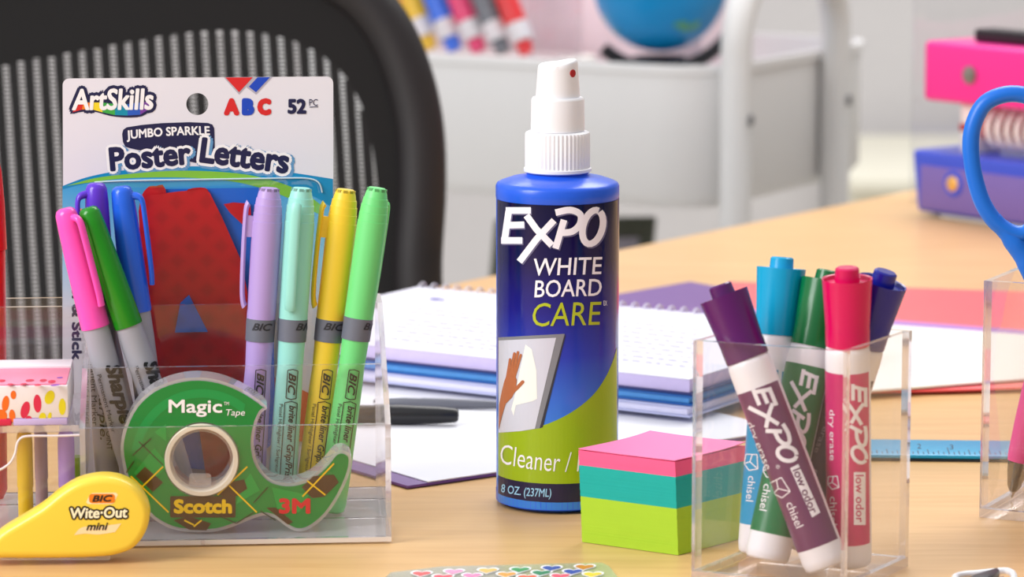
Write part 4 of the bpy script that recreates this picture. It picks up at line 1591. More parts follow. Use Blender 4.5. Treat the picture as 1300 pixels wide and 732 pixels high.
SY = c2.y + 0.029
sp = lambda x, y, o=0.0: at_y(x, y, SY) + Vector((0, o, 0))
BLU = mat('scissor_blue', (12, 112, 222), 0.38, var=0.02)
sci = thing('scissors', 'blue handled scissors standing in the cup at the edge of the frame', 'scissors', tuple(at_y(1330, 640, SY)))
loop = curve_closed([(1232.5, 190), (1236, 158), (1252, 130), (1284, 119), (1318, 128), (1340, 158), (1345, 200), (1338, 245), (1318, 282), (1296, 297), (1270, 287), (1250, 262), (1238, 228)], 5)
hm = MB().tube([sp(x, y) for x, y in loop], 0.0037, 14, closed=True)
hm.tube([sp(x, y) for x, y in curve_open([(1262, 278), (1285, 305), (1305, 335), (1322, 375), (1330, 420)], 4)], [0.0036] * 4 + [0.0044] * 4 + [0.0048] * 8 + [0.004], 14)
hm.build('handle', BLU, sci, angle=60)
mir = lambda x: 2 * 1340 + 20 - x
hm = MB().tube([sp(mir(x), y, 0.001) for x, y in loop], 0.0037, 14, closed=True)
hm.tube([sp(mir(x), y, 0.001) for x, y in curve_open([(1262, 278), (1290, 305), (1320, 335), (1352, 375), (1362, 420)], 4)], [0.0036] * 4 + [0.0044] * 4 + [0.0048] * 8 + [0.004], 14)
hm.build('handle', BLU, sci, angle=60)
for o, x0, x1 in ((0.0012, 1326, 1346), (0.0034, 1346, 1366)):
    MB().prism([(x0, 405), (x1, 405), (1356, 520), (1350, 620), (1340, 620), (x0 + 4, 520)], [], lambda x, y: sp(x, y, o), lambda x, y: sp(x, y, o + 0.0016)).build('blade', STEEL, sci, smooth=False)
MB().lathe(sp(1346, 500, 0.006), sp(1346, 500, -0.0005), [(0, 0), (0, 0.003), (0.0008, 0.0036), (0.0016, 0.0036)], 20).build('pivot_screw', STEEL, sci)

# ================================================================== ruler
ra, rb = at(985, 583.5, 0.0), at(1400, 588, 0.0)
rd = (rb - ra).normalized()
rn = Vector((-rd.y, rd.x, 0))
rw = (at(1180, 557, 0.0028) - at(1180, 584, 0.0)).y
rul = thing('ruler', 'flat blue ruler lying on the table behind the two clear cups', 'ruler', tuple(ra))
RB = mat('ruler_blue', (0, 152, 196), 0.35, var=0.02)
RLZ = 0.0030
body = MB().obox(ra + Z * 0.0013, rd * (rb - ra).length, rn * rw, Z * (RLZ - 0.0012)).build('blade', RB, rul, bevel=0.0006)
fl = MB()
Lr = (rb - ra).length
k = 0
pos = 0.004
while pos < Lr - 0.004:
    ln = 0.016 if k % 8 == 0 else (0.011 if k % 4 == 0 else (0.008 if k % 2 == 0 else 0.005))
    fl.obox(ra + rd * pos + rn * 0.0025 + Z * (RLZ + 0.00012), rd * 0.0005, rn * ln, Z * 0.00006)
    pos += 0.0024
    k += 1
fl.build('scale_marks', mat('scale_print', (16, 60, 92), 0.4), body, smooth=False)
MB().obox(ra - rn * 0.0002 + Z * 0.0002, rd * Lr, rn * 0.006, Z * 0.0010).build('shadow_strip', mat('ruler_shadow', (20, 30, 40), 0.5), rul)  # dark strip standing for the shadow line under the near edge
sr = lambda px, py, off=0.0: at(px, py, RLZ + 0.0001 + off)
Flat().text('2', 1167, 566, 5, 6).text('3', 1208, 567, 5, 6).build('number_lettering', sr, mat('scale_print', (16, 60, 92), 0.4), body, 0.0001)

# ================================================================== papers, folders, notebooks
def flat_quad(name, label, cat, pxs, z0, z1, m, group=None):
    w = [at(x, y, z1) for x, y in pxs]
    c = [Vector((p.x, p.y, z0)) for p in w] + [Vector((p.x, p.y, z1)) for p in w]
    o = MB().box8(c).build(name, m, None, tuple(Vector((w[0].x, w[0].y, z0))), bevel=0.0002)
    return tag(o, label, cat, group)


PAPER = mat('paper_white', (230, 230, 235), 0.7, var=0.01)
PURPF = mat('folder_purple', (110, 70, 140), 0.5, var=0.03)
flat_quad('folder', 'purple card folder on the table behind the open spiral notebook', 'folder', [(560, 412), (868, 430), (968, 374), (876, 357)], 0.0003, 0.0016, PURPF)
flat_quad('folder', 'coral red folder under the cream paper, beyond the ruler', 'folder', [(975, 500), (1420, 488), (1420, 374), (925, 357)], 0.0018, 0.0030, mat('folder_red', (244, 92, 96), 0.5, var=0.03))
flat_quad('backing_sheet', 'thin lavender backing sheet edging the cream paper', 'paper', [(956, 506), (1400, 474), (1400, 426), (935, 391)], 0.0031, 0.0037, mat('sheet_lavender', (170, 120, 190), 0.6))
flat_quad('paper_sheet', 'large cream white paper sheet on the coral red folder', 'paper', [(958, 506), (1395, 473), (1395, 431), (935, 398)], 0.0038, 0.0050, mat('paper_cream', (236, 231, 222), 0.7, var=0.01))

c0 = at(543, 612, 0.002)
u_ = (at(640, 598, 0.002) - c0).normalized()
w_ = Vector((-u_.y, u_.x, 0))
if w_.x > 0:
    w_ = -w_
o = MB().obox(Vector((c0.x, c0.y, 0.0004)) - u_ * 0.011, u_ * 0.222, w_ * 0.27, Z * 0.0014).build('folder', PURPF, None, (c0.x, c0.y, 0.0004), bevel=0.0003)
tag(o, 'purple card folder under the white sheet, its edge showing beside the organizer', 'folder')
o = MB().obox(Vector((c0.x, c0.y, 0.0019)), u_ * 0.212, w_ * 0.255, Z * 0.0005).build('paper_sheet', PAPER, None, (c0.x, c0.y, 0.0019))
tag(o, 'plain white paper sheet under the black pen, between organizer and spray bottle', 'paper')


def page_mat():
    m = mat('ruled_page', (246, 244, 249), 0.7, var=0.0)
    nt = m.node_tree
    bs = nt.nodes['Principled BSDF']
    tc = nt.nodes.new('ShaderNodeTexCoord')
    mp = nt.nodes.new('ShaderNodeMapping')
    mp.inputs['Rotation'].default_value = (0, 0, -math.atan2(nd.y, nd.x))
    nt.links.new(tc.outputs['Object'], mp.inputs['Vector'])
    wv = nt.nodes.new('ShaderNodeTexWave')
    wv.bands_direction = 'Y'
    wv.inputs['Scale'].default_value = 45
    nt.links.new(mp.outputs[0], wv.inputs['Vector'])
    cr = nt.nodes.new('ShaderNodeValToRGB')
    cr.color_ramp.elements[0].position = 0.02
    cr.color_ramp.elements[0].color = S(192, 190, 216)
    cr.color_ramp.elements[1].position = 0.14
    cr.color_ramp.elements[1].color = S(222, 221, 231)
    nt.links.new(wv.outputs['Fac'], cr.inputs['Fac'])
    nt.links.new(cr.outputs[0], bs.inputs['Base Color'])
    return m


NZ = 0.0237
p1, p2 = at(489, 441, NZ), at(872, 482, NZ)
nd = (p2 - p1).normalized()
nv = Vector((-nd.y, nd.x, 0))
tlp = at(533, 363, NZ)
Dn = (tlp - p1).dot(nv)
t0 = (tlp - p1).dot(nd)
t1 = (p2 - p1).length + 0.003
PG = page_mat()
LAV = mat('page_edge_lavender', (196, 184, 226), 0.6, var=0.05, scale=300)


def nbook(label, z0, z1, cover, page, shift=0.0, open_top=False, edge=None, ext=0.0):
    base = p1 + nd * (t0 + shift) - nv * ext
    base = Vector((base.x, base.y, z0))
    ob = thing('spiral_notebook', label, 'notebook', tuple(base), 'stacked spiral notebooks')
    ln = t1 - t0 - shift
    ct = 0.0009
    MB().obox(base, nd * ln, nv * (Dn + ext), Z * ct).build('back_cover', cover, ob, bevel=0.0002)
    MB().obox(base + Z * (ct + 0.0001) + nv * 0.001 + nd * 0.001, nd * (ln - 0.003), nv * (Dn - 0.012 + ext), Z * (z1 - z0 - ct - (0 if open_top else 0.001) - 0.0002)).build('pages', edge or page, ob, bevel=0.0003)
    if open_top:
        MB().obox(base + Z * (z1 - z0) + nv * 0.001 + nd * 0.001, nd * (ln - 0.003), nv * (Dn - 0.004 + ext), Z * 0.0003).build('top_page', page, ob)
        mb = MB()
        k = 0.004
        while k < ln:
            c = base + nd * k + nv * (Dn + ext - 0.004) + Z * (z1 - z0 - 0.002)
            ring = []
            for j in range(14):
                a = 2 * math.pi * j / 14
                ring.append(c + nv * (0.0050 * math.cos(a)) + Z * (0.0048 * math.sin(a)) + nd * (0.0016 * j / 14))
            mb.tube(ring, 0.00055, 6, closed=True)
            k += 0.0078
        mb.build('spiral_binding', mat('binding_wire', (222, 220, 232), 0.35, metal=0.3), ob)
    else:
        MB().obox(base + Z * (z1 - z0 - 0.0009), nd * ln, nv * (Dn + ext), Z * 0.0008).build('front_cover', cover, ob, bevel=0.0002)
    return ob


BLC = mat('cover_blue', (0, 88, 168), 0.4, var=0.02)
nbook('closed notebook with pale blue page edges at the bottom of the stack', 0.0053, 0.0107, mat('cover_pale', (186, 190, 226), 0.5), PAPER, 0.0, edge=mat('page_edge_pale', (214, 214, 238), 0.6, var=0.06, scale=300), ext=0.002)
nbook('closed blue covered notebook in the middle of the stack', 0.0109, 0.0160, BLC, PAPER, 0.004, edge=mat('page_edge_blue', (70, 140, 205), 0.6, var=0.1, scale=300), ext=0.0005)
nbk = nbook('open spiral notebook with white ruled pages on top of the stack behind the spray bottle', 0.0162, NZ, mat('cover_navy', (30, 44, 110), 0.4), PG, 0.0, True, LAV)
sn = lambda px, py, off=0.0: at(px, py, NZ + 0.0003 + off)
Flat().ellipse(553, 379.5, 8, 1.8, 3).ellipse(561, 380.5, 4, 1.2, 3).build('pen_mark', sn, mat('ink_violet', (110, 104, 170), 0.6), nbk.children[2], 0.0001)
fl = Flat()
random.seed(3)
for r in range(9):
    y = 388 + r * 5.2
    x = 505 + random.uniform(0, 20) - r * 2
    while x < 625:
        w = random.uniform(5, 16)
        fl.stroke([(x, y + (x - 500) * 0.11), (x + w, y + (x + w - 500) * 0.11)], 0.8)
        x += w + random.uniform(3, 7)
fl.build('handwriting', sn, mat('ink_pale', (150, 150, 196), 0.7), nbk.children[2], 0.00012)
fl = Flat()
for r in range(9):
    y = 408 + r * 6
    x = 790
    while x < 878:
        w = random.uniform(5, 14)
        fl.stroke([(x, y + (x - 790) * 0.11), (x + w, y + (x + w - 790) * 0.11)], 0.8)
        x += w + random.uniform(4, 8)
fl.build('handwriting', sn, mat('ink_pale', (150, 150, 196), 0.7), nbk.children[2], 0.00012)

# pens on the white sheet
def lying_pen(label, pa, pb, z, r, m, tipm, yshift=0.0):
    A, Bq = at(pa[0], pa[1], z), at(pb[0], pb[1], z)
    ob = thing('pen', label, 'pen', tuple(Bq))
    L = (A - Bq).length
    MB().lathe(A, Bq, [(0, 0), (0.0004, r * 0.55), (0.002, r * 0.72), (0.010, r * 0.86), (0.028, r), (0.042, r), (0.042, r * 0.8)], 28).build('cap', m, ob)
    MB().lathe(A, Bq, [(0.0415, r * 0.7), (0.0418, r * 0.93), (L - 0.015, r * 0.93), (L - 0.004, r * 0.6), (L, r * 0.3), (L, 0)], 28).build('barrel', tipm, ob)
    return ob


BLK = mat('pen_black', (20, 20, 24), 0.35)
lying_pen('black pen lying on the white sheet beside the organizer', (250, 523), (583, 527), 0.0024 + 0.0050, 0.0049, BLK, BLK)
lying_pen('slim grey pen lying behind the black pen, against the notebooks', (474, 509), (640, 514), 0.0024 + 0.0026, 0.0025, mat('pen_grey', (96, 98, 108), 0.3), mat('pen_grey', (96, 98, 108), 0.3))

# ================================================================== sticker sheet
stk = thing('sticker_sheet', 'clear sheet of small colourful heart stickers on the table in front', 'sticker sheet', tuple(at(640, 735, 0)))
quad = [(496, 726), (560, 718.5), (700, 715), (764, 713.5), (773, 718), (800, 752), (470, 752)]
sh = MB().prism(quad, [], lambda x, y: at(x, y, 0.0006), lambda x, y: at(x, y, 0.0006) - Z * 0.0005).build('backing', clear_mat('sticker_backing', (0.92, 0.95, 0.93), base=0.04, rough=0.15, haze=0.22, haze_rgb=(215, 228, 220)), stk, smooth=False)
ss = lambda px, py, off=0.0: at(px, py, 0.0006 + off)


def heart(cx, cy, w, h):
    pts = []
    for k in range(24):
        t = 2 * math.pi * k / 24
        x = 16 * math.sin(t) ** 3
        y = 13 * math.cos(t) - 5 * math.cos(2 * t) - 2 * math.cos(3 * t) - math.cos(4 * t)
        pts.append((cx + x / 16 * w / 2 + y / 14 * 1.5, cy - y / 14 * h / 2))
    return pts


hs = [(535, 727.5, (222, 84, 84)), (576, 725, (232, 150, 190)), (619, 723.5, (232, 190, 96)), (660, 722.5, (40, 150, 84)), (700, 720.5, (44, 80, 170)), (742, 719, (206, 130, 30)),
      (562, 731.5, (222, 70, 90)), (599, 730, (236, 130, 180)), (643, 728.5, (236, 160, 60)), (687, 726.5, (20, 130, 90)), (727, 725, (30, 70, 170)), (752, 728.5, (236, 206, 40)),
      (669, 732, (226, 90, 50)), (711, 730.5, (226, 80, 110)), (545, 736, (120, 90, 180)), (583, 738, (60, 150, 200)), (625, 737, (230, 90, 90)), (755, 738, (80, 160, 90)), (700, 739, (236, 190, 60))]
for x, y, rgb in hs:
    w = 25 if y < 731 else 26
    hb = Flat().poly(heart(x, y, w + 4, 8.5))
    hb = hb.build('heart_sticker', ss, WHITE, stk, 0.00012)
    Flat().poly(heart(x, y, w - 1.5, 6.0)).build('heart_colour', ss, mat('heart_%d_%d_%d' % rgb, rgb, 0.4), hb, 0.00022)

# ================================================================== small clip at the front
cq = at(1250, 733, 0)
clp = thing('binder_clip', 'small clip with a white handle and black lever at the front edge', 'clip', tuple(cq))
cw = lambda x, y, z: at(x, y, z)
lp = curve_closed([(1212, 734), (1222, 729), (1240, 727.5), (1262, 725), (1279, 724.5), (1287, 730), (1284, 742), (1260, 748), (1225, 748)], 3)
MB().tube([cw(x, y, 0.0040) for x, y in lp], 0.0014, 10, closed=True).build('white_handle', mat('clip_white', (236, 236, 240), 0.3), clp)
MB().prism([(1228, 736), (1235, 729), (1258, 722), (1266, 719.5), (1269, 723), (1262, 729), (1240, 738)], [], lambda x, y: cw(x, y, 0.0075), lambda x, y: cw(x, y, 0.0075) - Z * 0.0030).build('black_lever', BLK, clp, bevel=0.0004)
MB().prism([(1222, 738), (1275, 730), (1279, 744), (1226, 750)], [], lambda x, y: cw(x, y, 0.0030), lambda x, y: cw(x, y, 0.0030) - Z * 0.0028).build('jaw', mat('clip_brown', (150, 112, 100), 0.4), clp, bevel=0.0004)

# ================================================================== hole punch at the far end of the table
q0 = at(1163, 268, 0.003)
f1_, f2_ = Vector((0.62, -0.785, 0)), Vector((0.785, 0.62, 0))
hp = thing('hole_punch', 'blue and pink desk punch with a white coil spring at the back of the table', 'hole punch', (q0.x, q0.y, 0))
PB = mat('punch_blue', (62, 82, 206), 0.3, var=0.02)
PF = mat('punch_front', (120, 100, 176), 0.45, var=0.02)
PP = mat('punch_pink', (242, 44, 150), 0.3, var=0.02)
bhz = at_y(1154, 190, q0.y).z
c = []
for z, o in ((0.003, 0.0), (bhz, 0.006)):
    for a, b in ((0, 0), (0.20, 0), (0.20, 0.075), (0, 0.075)):
        c.append(q0 * 1 + f1_ * (a - (o if a == 0 else -o)) + f2_ * (b - (0 if b == 0 else -o)) + Vector((0, 0, z - q0.z)))
base = MB().box8(c).build('base', PB, hp, bevel=0.0035, seg=3)
fr = q0 - f2_ * 0.0004
MB().obox(fr + f1_ * 0.005 + Z * 0.003, f1_ * 0.19, f2_ * -0.0012, Z * (bhz - 0.016)).build('front_panel', PF, base, bevel=0.0004)
for a, rgb, nm in ((0.038, (232, 178, 92), 'screw'),):
    sc0 = q0 + f1_ * a + Z * (bhz * 0.5) - f2_ * 0.0016
    MB().lathe(sc0 + f2_ * 0.003, sc0 - f2_ * 0.001, [(0, 0), (0, 0.0085), (0.001, 0.0095), (0.003, 0.0095)], 28).build('screw_ring', PB, base)
    MB().lathe(sc0 + f2_ * 0.003, sc0 - f2_ * 0.003, [(0, 0), (0.0004, 0.0035), (0.0015, 0.0055), (0.004, 0.0055)], 24).build(nm, mat('brass', rgb, 0.3, metal=0.3), base)
MB().obox(q0 + f1_ * 0.02 + f2_ * 0.004 - Z * 0.0028, f1_ * 0.17, f2_ * 0.06, Z * 0.003).build('foot_pad', mat('pad_white', (226, 224, 222), 0.5), hp, bevel=0.0008)
zp0, zp1 = at_y(1168, 128, q0.y).z, at_y(1168, 52, q0.y).z
pb = q0 + f2_ * 0.006
lev = MB().obox(pb + f1_ * -0.002 + Z * (zp0 - 0.003), f1_ * 0.20, f2_ * 0.060, Z * (zp1 - zp0)).build('lever', PP, hp, bevel=0.004, seg=3)
sc0 = pb + f1_ * 0.045 + Z * ((zp0 + zp1) / 2 - 0.003)
MB().lathe(sc0 + f2_ * 0.002, sc0 - f2_ * 0.0025, [(0, 0), (0.0003, 0.003), (0.001, 0.0062), (0.004, 0.0062)], 24).build('screw', mat('screw_metal', (170, 160, 150), 0.3, metal=0.9), lev)
MB().obox(pb + f1_ * 0.030 + f2_ * 0.018 + Z * (zp1 - 0.003), f1_ * 0.17, f2_ * 0.02, Z * 0.0095).build('black_bar', mat('punch_black', (24, 12, 22), 0.4), lev, bevel=0.002)
zc = (bhz + zp0) / 2
cen = q0 + f2_ * 0.028
mb = MB()
hl_ = []
for k in range(0, 17 * 12):
    a = 2 * math.pi * k / 12
    hl_.append(cen + f1_ * (0.050 + 0.0093 * k / 12) + f2_ * (0.0135 * math.cos(a)) + Z * (zc - 0.003 + 0.0125 * math.sin(a)))
mb.tube(hl_, 0.0025, 8)
mb.build('coil_spring', mat('coil_white', (238, 228, 226), 0.4), hp)
MB().lathe(cen + f1_ * 0.2 + Z * (zc - 0.003), cen + f1_ * 0.035 + Z * (zc - 0.003), [(0, 0), (0, 0.0085), (0.165, 0.0085)], 24).build('red_core', mat('core_red', (176, 60, 70), 0.5), hp)
MB().obox(cen + f1_ * 0.026 - f2_ * 0.012 + Z * (bhz - 0.004), f1_ * 0.016, f2_ * 0.026, Z * (zp0 - bhz + 0.002)).build('spring_bracket', mat('coil_white', (238, 228, 226), 0.4), hp, bevel=0.002)
MB().obox(cen + f1_ * 0.0255 - f2_ * 0.004 + Z * (zc - 0.006), f1_ * 0.01, f2_ * -0.0086, Z * 0.006).build('bracket_pin', mat('core_red', (176, 60, 70), 0.5), hp, bevel=0.001)
gs = thing('clear_stand', 'tall clear acrylic sheet standing behind the blue and pink punch', 'acrylic stand', tuple(q0 + f2_ * 0.095))
GLE = clear_mat('acrylic_blue_edge', (0.62, 0.66, 0.76), base=0.15, rough=0.1, haze=0.2, haze_rgb=(160, 170, 190))
gq = Vector((q0.x, q0.y, 0.0002)) + f2_ * 0.084 - f1_ * 0.012 + Vector((0.0, 0, 0))
sheet = MB()
sheet.slab(gq + Vector((-0.053, 0.02, 0)), Vector((0.30, 0.02, 0)), Z * 0.26, Vector((0, 0.006, 0)))
sheet.build('panel', [ACR, GLE], gs, smooth=False)

# ================================================================== office chair
CY = 2.30
cn = Vector((0, 1, -0.10)).normalized()
cP = Vector((0, CY, 0))
sch = surf_plane(cP, cn)
ch = thing('office_chair', 'black office chair with a ribbed mesh back behind the table', 'chair', (sch(200, 300).x, CY + 0.05, FLOOR_Z))
FRB = mat('chair_frame', (30, 26, 28), 0.5, var=0.05)
MSH = mat('chair_mesh', (15, 13, 14), 0.85, var=0.05)
RIB = mat('chair_rib', (20, 18, 19), 0.8, var=0.05)
path = [(528, 430), (530, 330), (535, 240), (532, 160), (516, 90), (488, 30), (445, -15), (370, -52), (250, -74), (110, -70), (-20, -40), (-110, 20), (-152, 120), (-162, 240), (-158, 340), (-150, 440), (-110, 530), (20, 565), (200, 575), (400, 560), (490, 520)]
pc = curve_closed(path, 5)
fr = MB().tube([sch(x, y) for x, y in pc], 0.0165, 14, closed=True, flat=(cn, 0.8)).build('back_frame', FRB, ch)
arc = [(482, 430), (482, 340), (480, 260), (473, 190), (458, 132), (430, 88), (385, 57), (330, 42), (270, 39), (200, 47), (130, 60), (60, 72), (0, 84), (-60, 110), (-100, 160), (-118, 240), (-120, 340), (-112, 440), (-80, 500), (60, 528), (200, 534), (380, 525), (465, 490)]
ac = curve_closed(arc, 4)
MB().prism(pc, [ac], lambda x, y: sch(x, y, 0.002), lambda x, y: sch(x, y, -0.002)).build('mesh_border', MSH, ch, smooth=False)


def span(pts, x):
    """top and bottom rows of a closed outline at column x"""
    ys = []
    for a, b in zip(pts, pts[1:] + pts[:1]):
        if (a[0] - x) * (b[0] - x) < 0:
            ys.append(a[1] + (b[1] - a[1]) * (x - a[0]) / (b[0] - a[0]))
    return (min(ys), max(ys)) if len(ys) >= 2 else None


x = -100.0
while x < 478:
    sp_ = span(ac, x)
    if sp_:
        y0, y1 = sp_[0] - 4, sp_[1] + 4
        lean = lambda y: 0.065 * (y - y0)
        pts = [(x - 6.2, y0), (x + 6.2, y0)] + [(x + 6.2 + lean(y0 + (y1 - y0) * k / 6), y0 + (y1 - y0) * k / 6) for k in range(1, 7)] + [(x - 6.2 + lean(y0 + (y1 - y0) * k / 6), y0 + (y1 - y0) * k / 6) for k in range(6, 0, -1)]
        pts = [(min(px, 484), py) for px, py in pts]
        MB().prism(pts, [], lambda a, b: sch(a, b, 0.0015), lambda a, b: sch(a, b, -0.0015)).build('rib', RIB, ch, smooth=False)
    x += 19.4
mb = MB()
y = 46.0
while y < 522:
    xs = []
    for a, b in zip(ac, ac[1:] + ac[:1]):
        if (a[1] - y) * (b[1] - y) < 0:
            xs.append(a[0] + (b[0] - a[0]) * (y - a[1]) / (b[1] - a[1]))
    if len(xs) >= 2:
        A, Bq = sch(min(xs) - 2, y), sch(max(xs) + 2, y)
        mb.obox(A - Z * 0.0004 + cn * 0.0016, Bq - A, cn * 0.0005, Z * 0.0011)
    y += 5.2
mb.build('mesh_strands', RIB, ch, smooth=False)
sx = sch(200, 300).x
BLKP = mat('chair_black', (26, 25, 27), 0.5)
MB().obox((sx - 0.23, CY - 0.02, -0.33), (0.46, 0, 0), (0, 0.42, 0), (0, 0, 0.06)).build('seat', MSH, ch, bevel=0.02, seg=3)
MB().tube([(sx, CY + 0.02, -0.12), (sx, CY + 0.05, -0.20), (sx, CY + 0.10, -0.31)], 0.022, 12).build('back_support', FRB, ch)
MB().lathe((sx, CY + 0.19, FLOOR_Z + 0.09), (sx, CY + 0.19, -0.33), [(0, 0), (0, 0.03), (0.1, 0.03), (0.1, 0.022), (0.315, 0.022), (0.315, 0)], 20).build('gas_column', BLKP, ch)
for k in range(5):
    a = 2 * math.pi * k / 5 + 0.3
    dv = Vector((math.cos(a), math.sin(a), 0))
    cc = Vector((sx, CY + 0.19, FLOOR_Z + 0.085))
    lg = MB().tube([cc, cc + dv * 0.15, cc + dv * 0.29 - Z * 0.02], [0.026, 0.022, 0.016], 10).build('leg', BLKP, ch)
    w0 = cc + dv * 0.28 - Z * (0.085 - 0.027)
    MB().lathe(w0 + dv.cross(Z) * 0.02, w0 - dv.cross(Z) * 0.02, [(0, 0), (0, 0.024), (0.003, 0.0268), (0.037, 0.0268), (0.04, 0.024), (0.04, 0)], 20).build('caster', BLKP, lg)

# ================================================================== utility cart
TN = at_y(905, 86, 3.0)
RZ = TN.z
d1 = Vector((0.50, 0.866, 0))      # along the short end, away to the right
d2 = Vector((-0.866, 0.50, 0))     # along the long side, away to the left
CWH = mat('cart_white', (236, 236, 237), 0.4, var=0.01)
cart = thing('utility_cart', 'white metal rolling cart with a looped handle behind the table', 'cart', (TN.x - 0.1, TN.y + 0.2, FLOOR_Z))
CE, CL_ = 0.345, 0.44


def plan(r, ins=0.0):
    """rounded plan of a tray, in world x, y"""
    pts = rrect(ins, ins, CE - ins, CL_ - ins, max(r - ins, 0.005), 6)
    return [Vector((TN.x + d1.x * a + d2.x * b, TN.y + d1.y * a + d2.y * b, 0)) for a, b in pts]


def tray(z, h):
    mb = MB()
    o = plan(0.055)
    i = plan(0.055, 0.003)
    lip = plan(0.058, -0.004)
    rings = []
    for pl, zz in ((plan(0.05, 0.012), z - h), (o, z - h + 0.012), (o, z - 0.008), (lip, z - 0.007), (lip, z), (i, z), (i, z - 0.01), (i, z - h + 0.012), (plan(0.05, 0.014), z - h + 0.002)):
        rings.append([p + Z * zz for p in pl])
    mb.rings(rings, caps=True)
    return mb.build('tray', CWH, cart, angle=45)


tray(RZ, 0.124)
tray(RZ - 0.30, 0.09)
tray(RZ - 0.58, 0.09)
CTUB = mat('cart_tube', (224, 224, 224), 0.4, var=0.01)
for side in (0, 1):
    o = d2 * (CL_ + 0.0135) if side else d2 * -0.0135
    a, b = 0.018, 0.218
    pts = []
    p = lambda t, z: Vector((TN.x, TN.y, z)) + d1 * t + o
    zt = RZ + 0.082
    rr = 0.065
    pts += [p(a, FLOOR_Z + 0.075), p(a, RZ - 0.3), p(a, zt - rr)]
    for k in range(1, 7):
        an = math.radians(90 - 15 * k)
        pts.append(p(a + rr - rr * math.cos(math.radians(15 * k)), zt - rr + rr * math.sin(math.radians(15 * k))))
    for k in range(0, 7):
        pts.append(p(b - rr + rr * math.sin(math.radians(15 * k)), zt - rr + rr * math.cos(math.radians(15 * k))))
    pts += [p(b, RZ - 0.3), p(b, FLOOR_Z + 0.075)]
    hd = MB().tube(pts, 0.0135, 16).build('end_frame', CTUB, cart)
    for t in (a, b):
        q = p(t, RZ - 0.045) - (d2 if not side else -d2) * 0.0135
        nn = (-d2 if not side else d2)
        MB().lathe(q, q + nn * 0.0025, [(0, 0), (0.0003, 0.003), (0.0015, 0.005), (0.0025, 0.005)], 16).build('screw', mat('screw_grey', (130, 130, 134), 0.35, metal=0.7), hd)
        w0 = p(t, FLOOR_Z + 0.030)
        MB().lathe(w0 + d1 * 0.012, w0 - d1 * 0.012, [(0, 0), (0, 0.027), (0.002, 0.0298), (0.022, 0.0298), (0.024, 0.027), (0.024, 0)], 20).build('caster', mat('caster_grey', (60, 60, 64), 0.5), hd)
        MB().obox(w0 - d1 * 0.015 - d2 * 0.01 + Z * 0.026, d1 * 0.03, d2 * 0.02, Z * 0.03).build('caster_fork', CTUB, hd, bevel=0.003)


def oncart(a, b, z):
    return Vector((TN.x, TN.y, z)) + d1 * a + d2 * b


trz = RZ - 0.120
# white storage box carrying the clear bin of pens
blk = MB().obox(oncart(0.026, 0.190, trz), d1 * 0.120, d2 * 0.206, Z * 0.112).build('storage_box', mat('box_cream', (236, 232, 224), 0.5), None, tuple(oncart(0.03, 0.2, trz)), bevel=0.004)
tag(blk, 'white storage box in the cart tray under the clear bin of coloured markers', 'storage box')
bz0 = trz + 0.1125
bn = thing('clear_bin', 'clear open bin of coloured markers on the white cart', 'bin', tuple(oncart(0.05, 0.22, bz0)))
ba, bb, bl, bw, bht = 0.030, 0.193, 0.200, 0.090, 0.058
MB().slab(oncart(ba, bb, bz0), d1 * bw, d2 * bl, Z * 0.002).build('base', [ACR, ACE], bn, smooth=False)
MB().slab(oncart(ba, bb, bz0 + 0.0021), d2 * bl, Z * bht, d1 * 0.002).build('wall_panel', [ACR, ACE], bn, smooth=False)
MB().slab(oncart(ba + bw - 0.002, bb, bz0 + 0.0021), d2 * bl, Z * bht, d1 * 0.002).build('wall_panel', [ACR, ACE], bn, smooth=False)
MB().slab(oncart(ba + 0.0021, bb, bz0 + 0.0021), d1 * (bw - 0.0042), Z * bht, d2 * 0.002).build('wall_panel', [ACR, ACE], bn, smooth=False)
MB().slab(oncart(ba + 0.0021, bb + bl - 0.002, bz0 + 0.0021), d1 * (bw - 0.0042), Z * bht, d2 * 0.002).build('wall_panel', [ACR, ACE], bn, smooth=False)
# coloured markers leaning in the bin
yb = oncart(ba + 0.03, bb + 0.1, 0)
spec = [('magenta', (240, 50, 160), 520), ('yellow', (250, 200, 20), 551), ('blue', (38, 112, 240), 582), ('pink', (242, 50, 116), 613), ('grey', (112, 116, 124), 644), ('red', (234, 28, 34), 674)]
pl_ = surf_plane(oncart(ba + 0.024, 0, 0), d1)
for nm, rgb, px in spec:
    B = pl_(px - 4, 66)
    B = Vector((B.x, B.y, bz0 + 0.006))
    T = pl_(px - 62, -75)
    T = B + (T - B).normalized() * 0.135 + d1 * 0.004
    ob = thing('felt_marker', '%s felt marker leaning in the clear bin on the cart' % nm, 'marker', tuple(B), 'markers in the clear bin on the cart')
    m = mat('far_%s' % nm, rgb, 0.35)
    L = (T - B).length
    MB().lathe(B, T, [(0, 0), (0.001, 0.006), (0.002, 0.0088), (L - 0.030, 0.0104), (L - 0.030, 0)], 24).build('barrel', m, ob)
    MB().lathe(B, T, [(L - 0.0301, 0.007), (L - 0.030, 0.0102), (L - 0.013, 0.0098), (L - 0.013, 0)], 24).build('end_cap', mat('far_cap_white', (236, 232, 234), 0.4), ob)
    MB().lathe(B, T, [(L - 0.0131, 0.006), (L - 0.012, 0.0075), (L - 0.001, 0.0070), (L, 0.005), (L, 0)], 24).build('tip_plug', m, ob)
# pale pink box further back in the tray
pk = MB()
pk.obox(oncart(0.175, 0.10, trz), d1 * 0.09, d2 * 0.30, Z * 0.165)
pk = pk.build('storage_box', mat('box_pale_pink', (238, 214, 220), 0.5), None, tuple(oncart(0.2, 0.2, trz)), bevel=0.004)
tag(pk, 'pale pink storage box in the cart tray behind the globe', 'storage box')
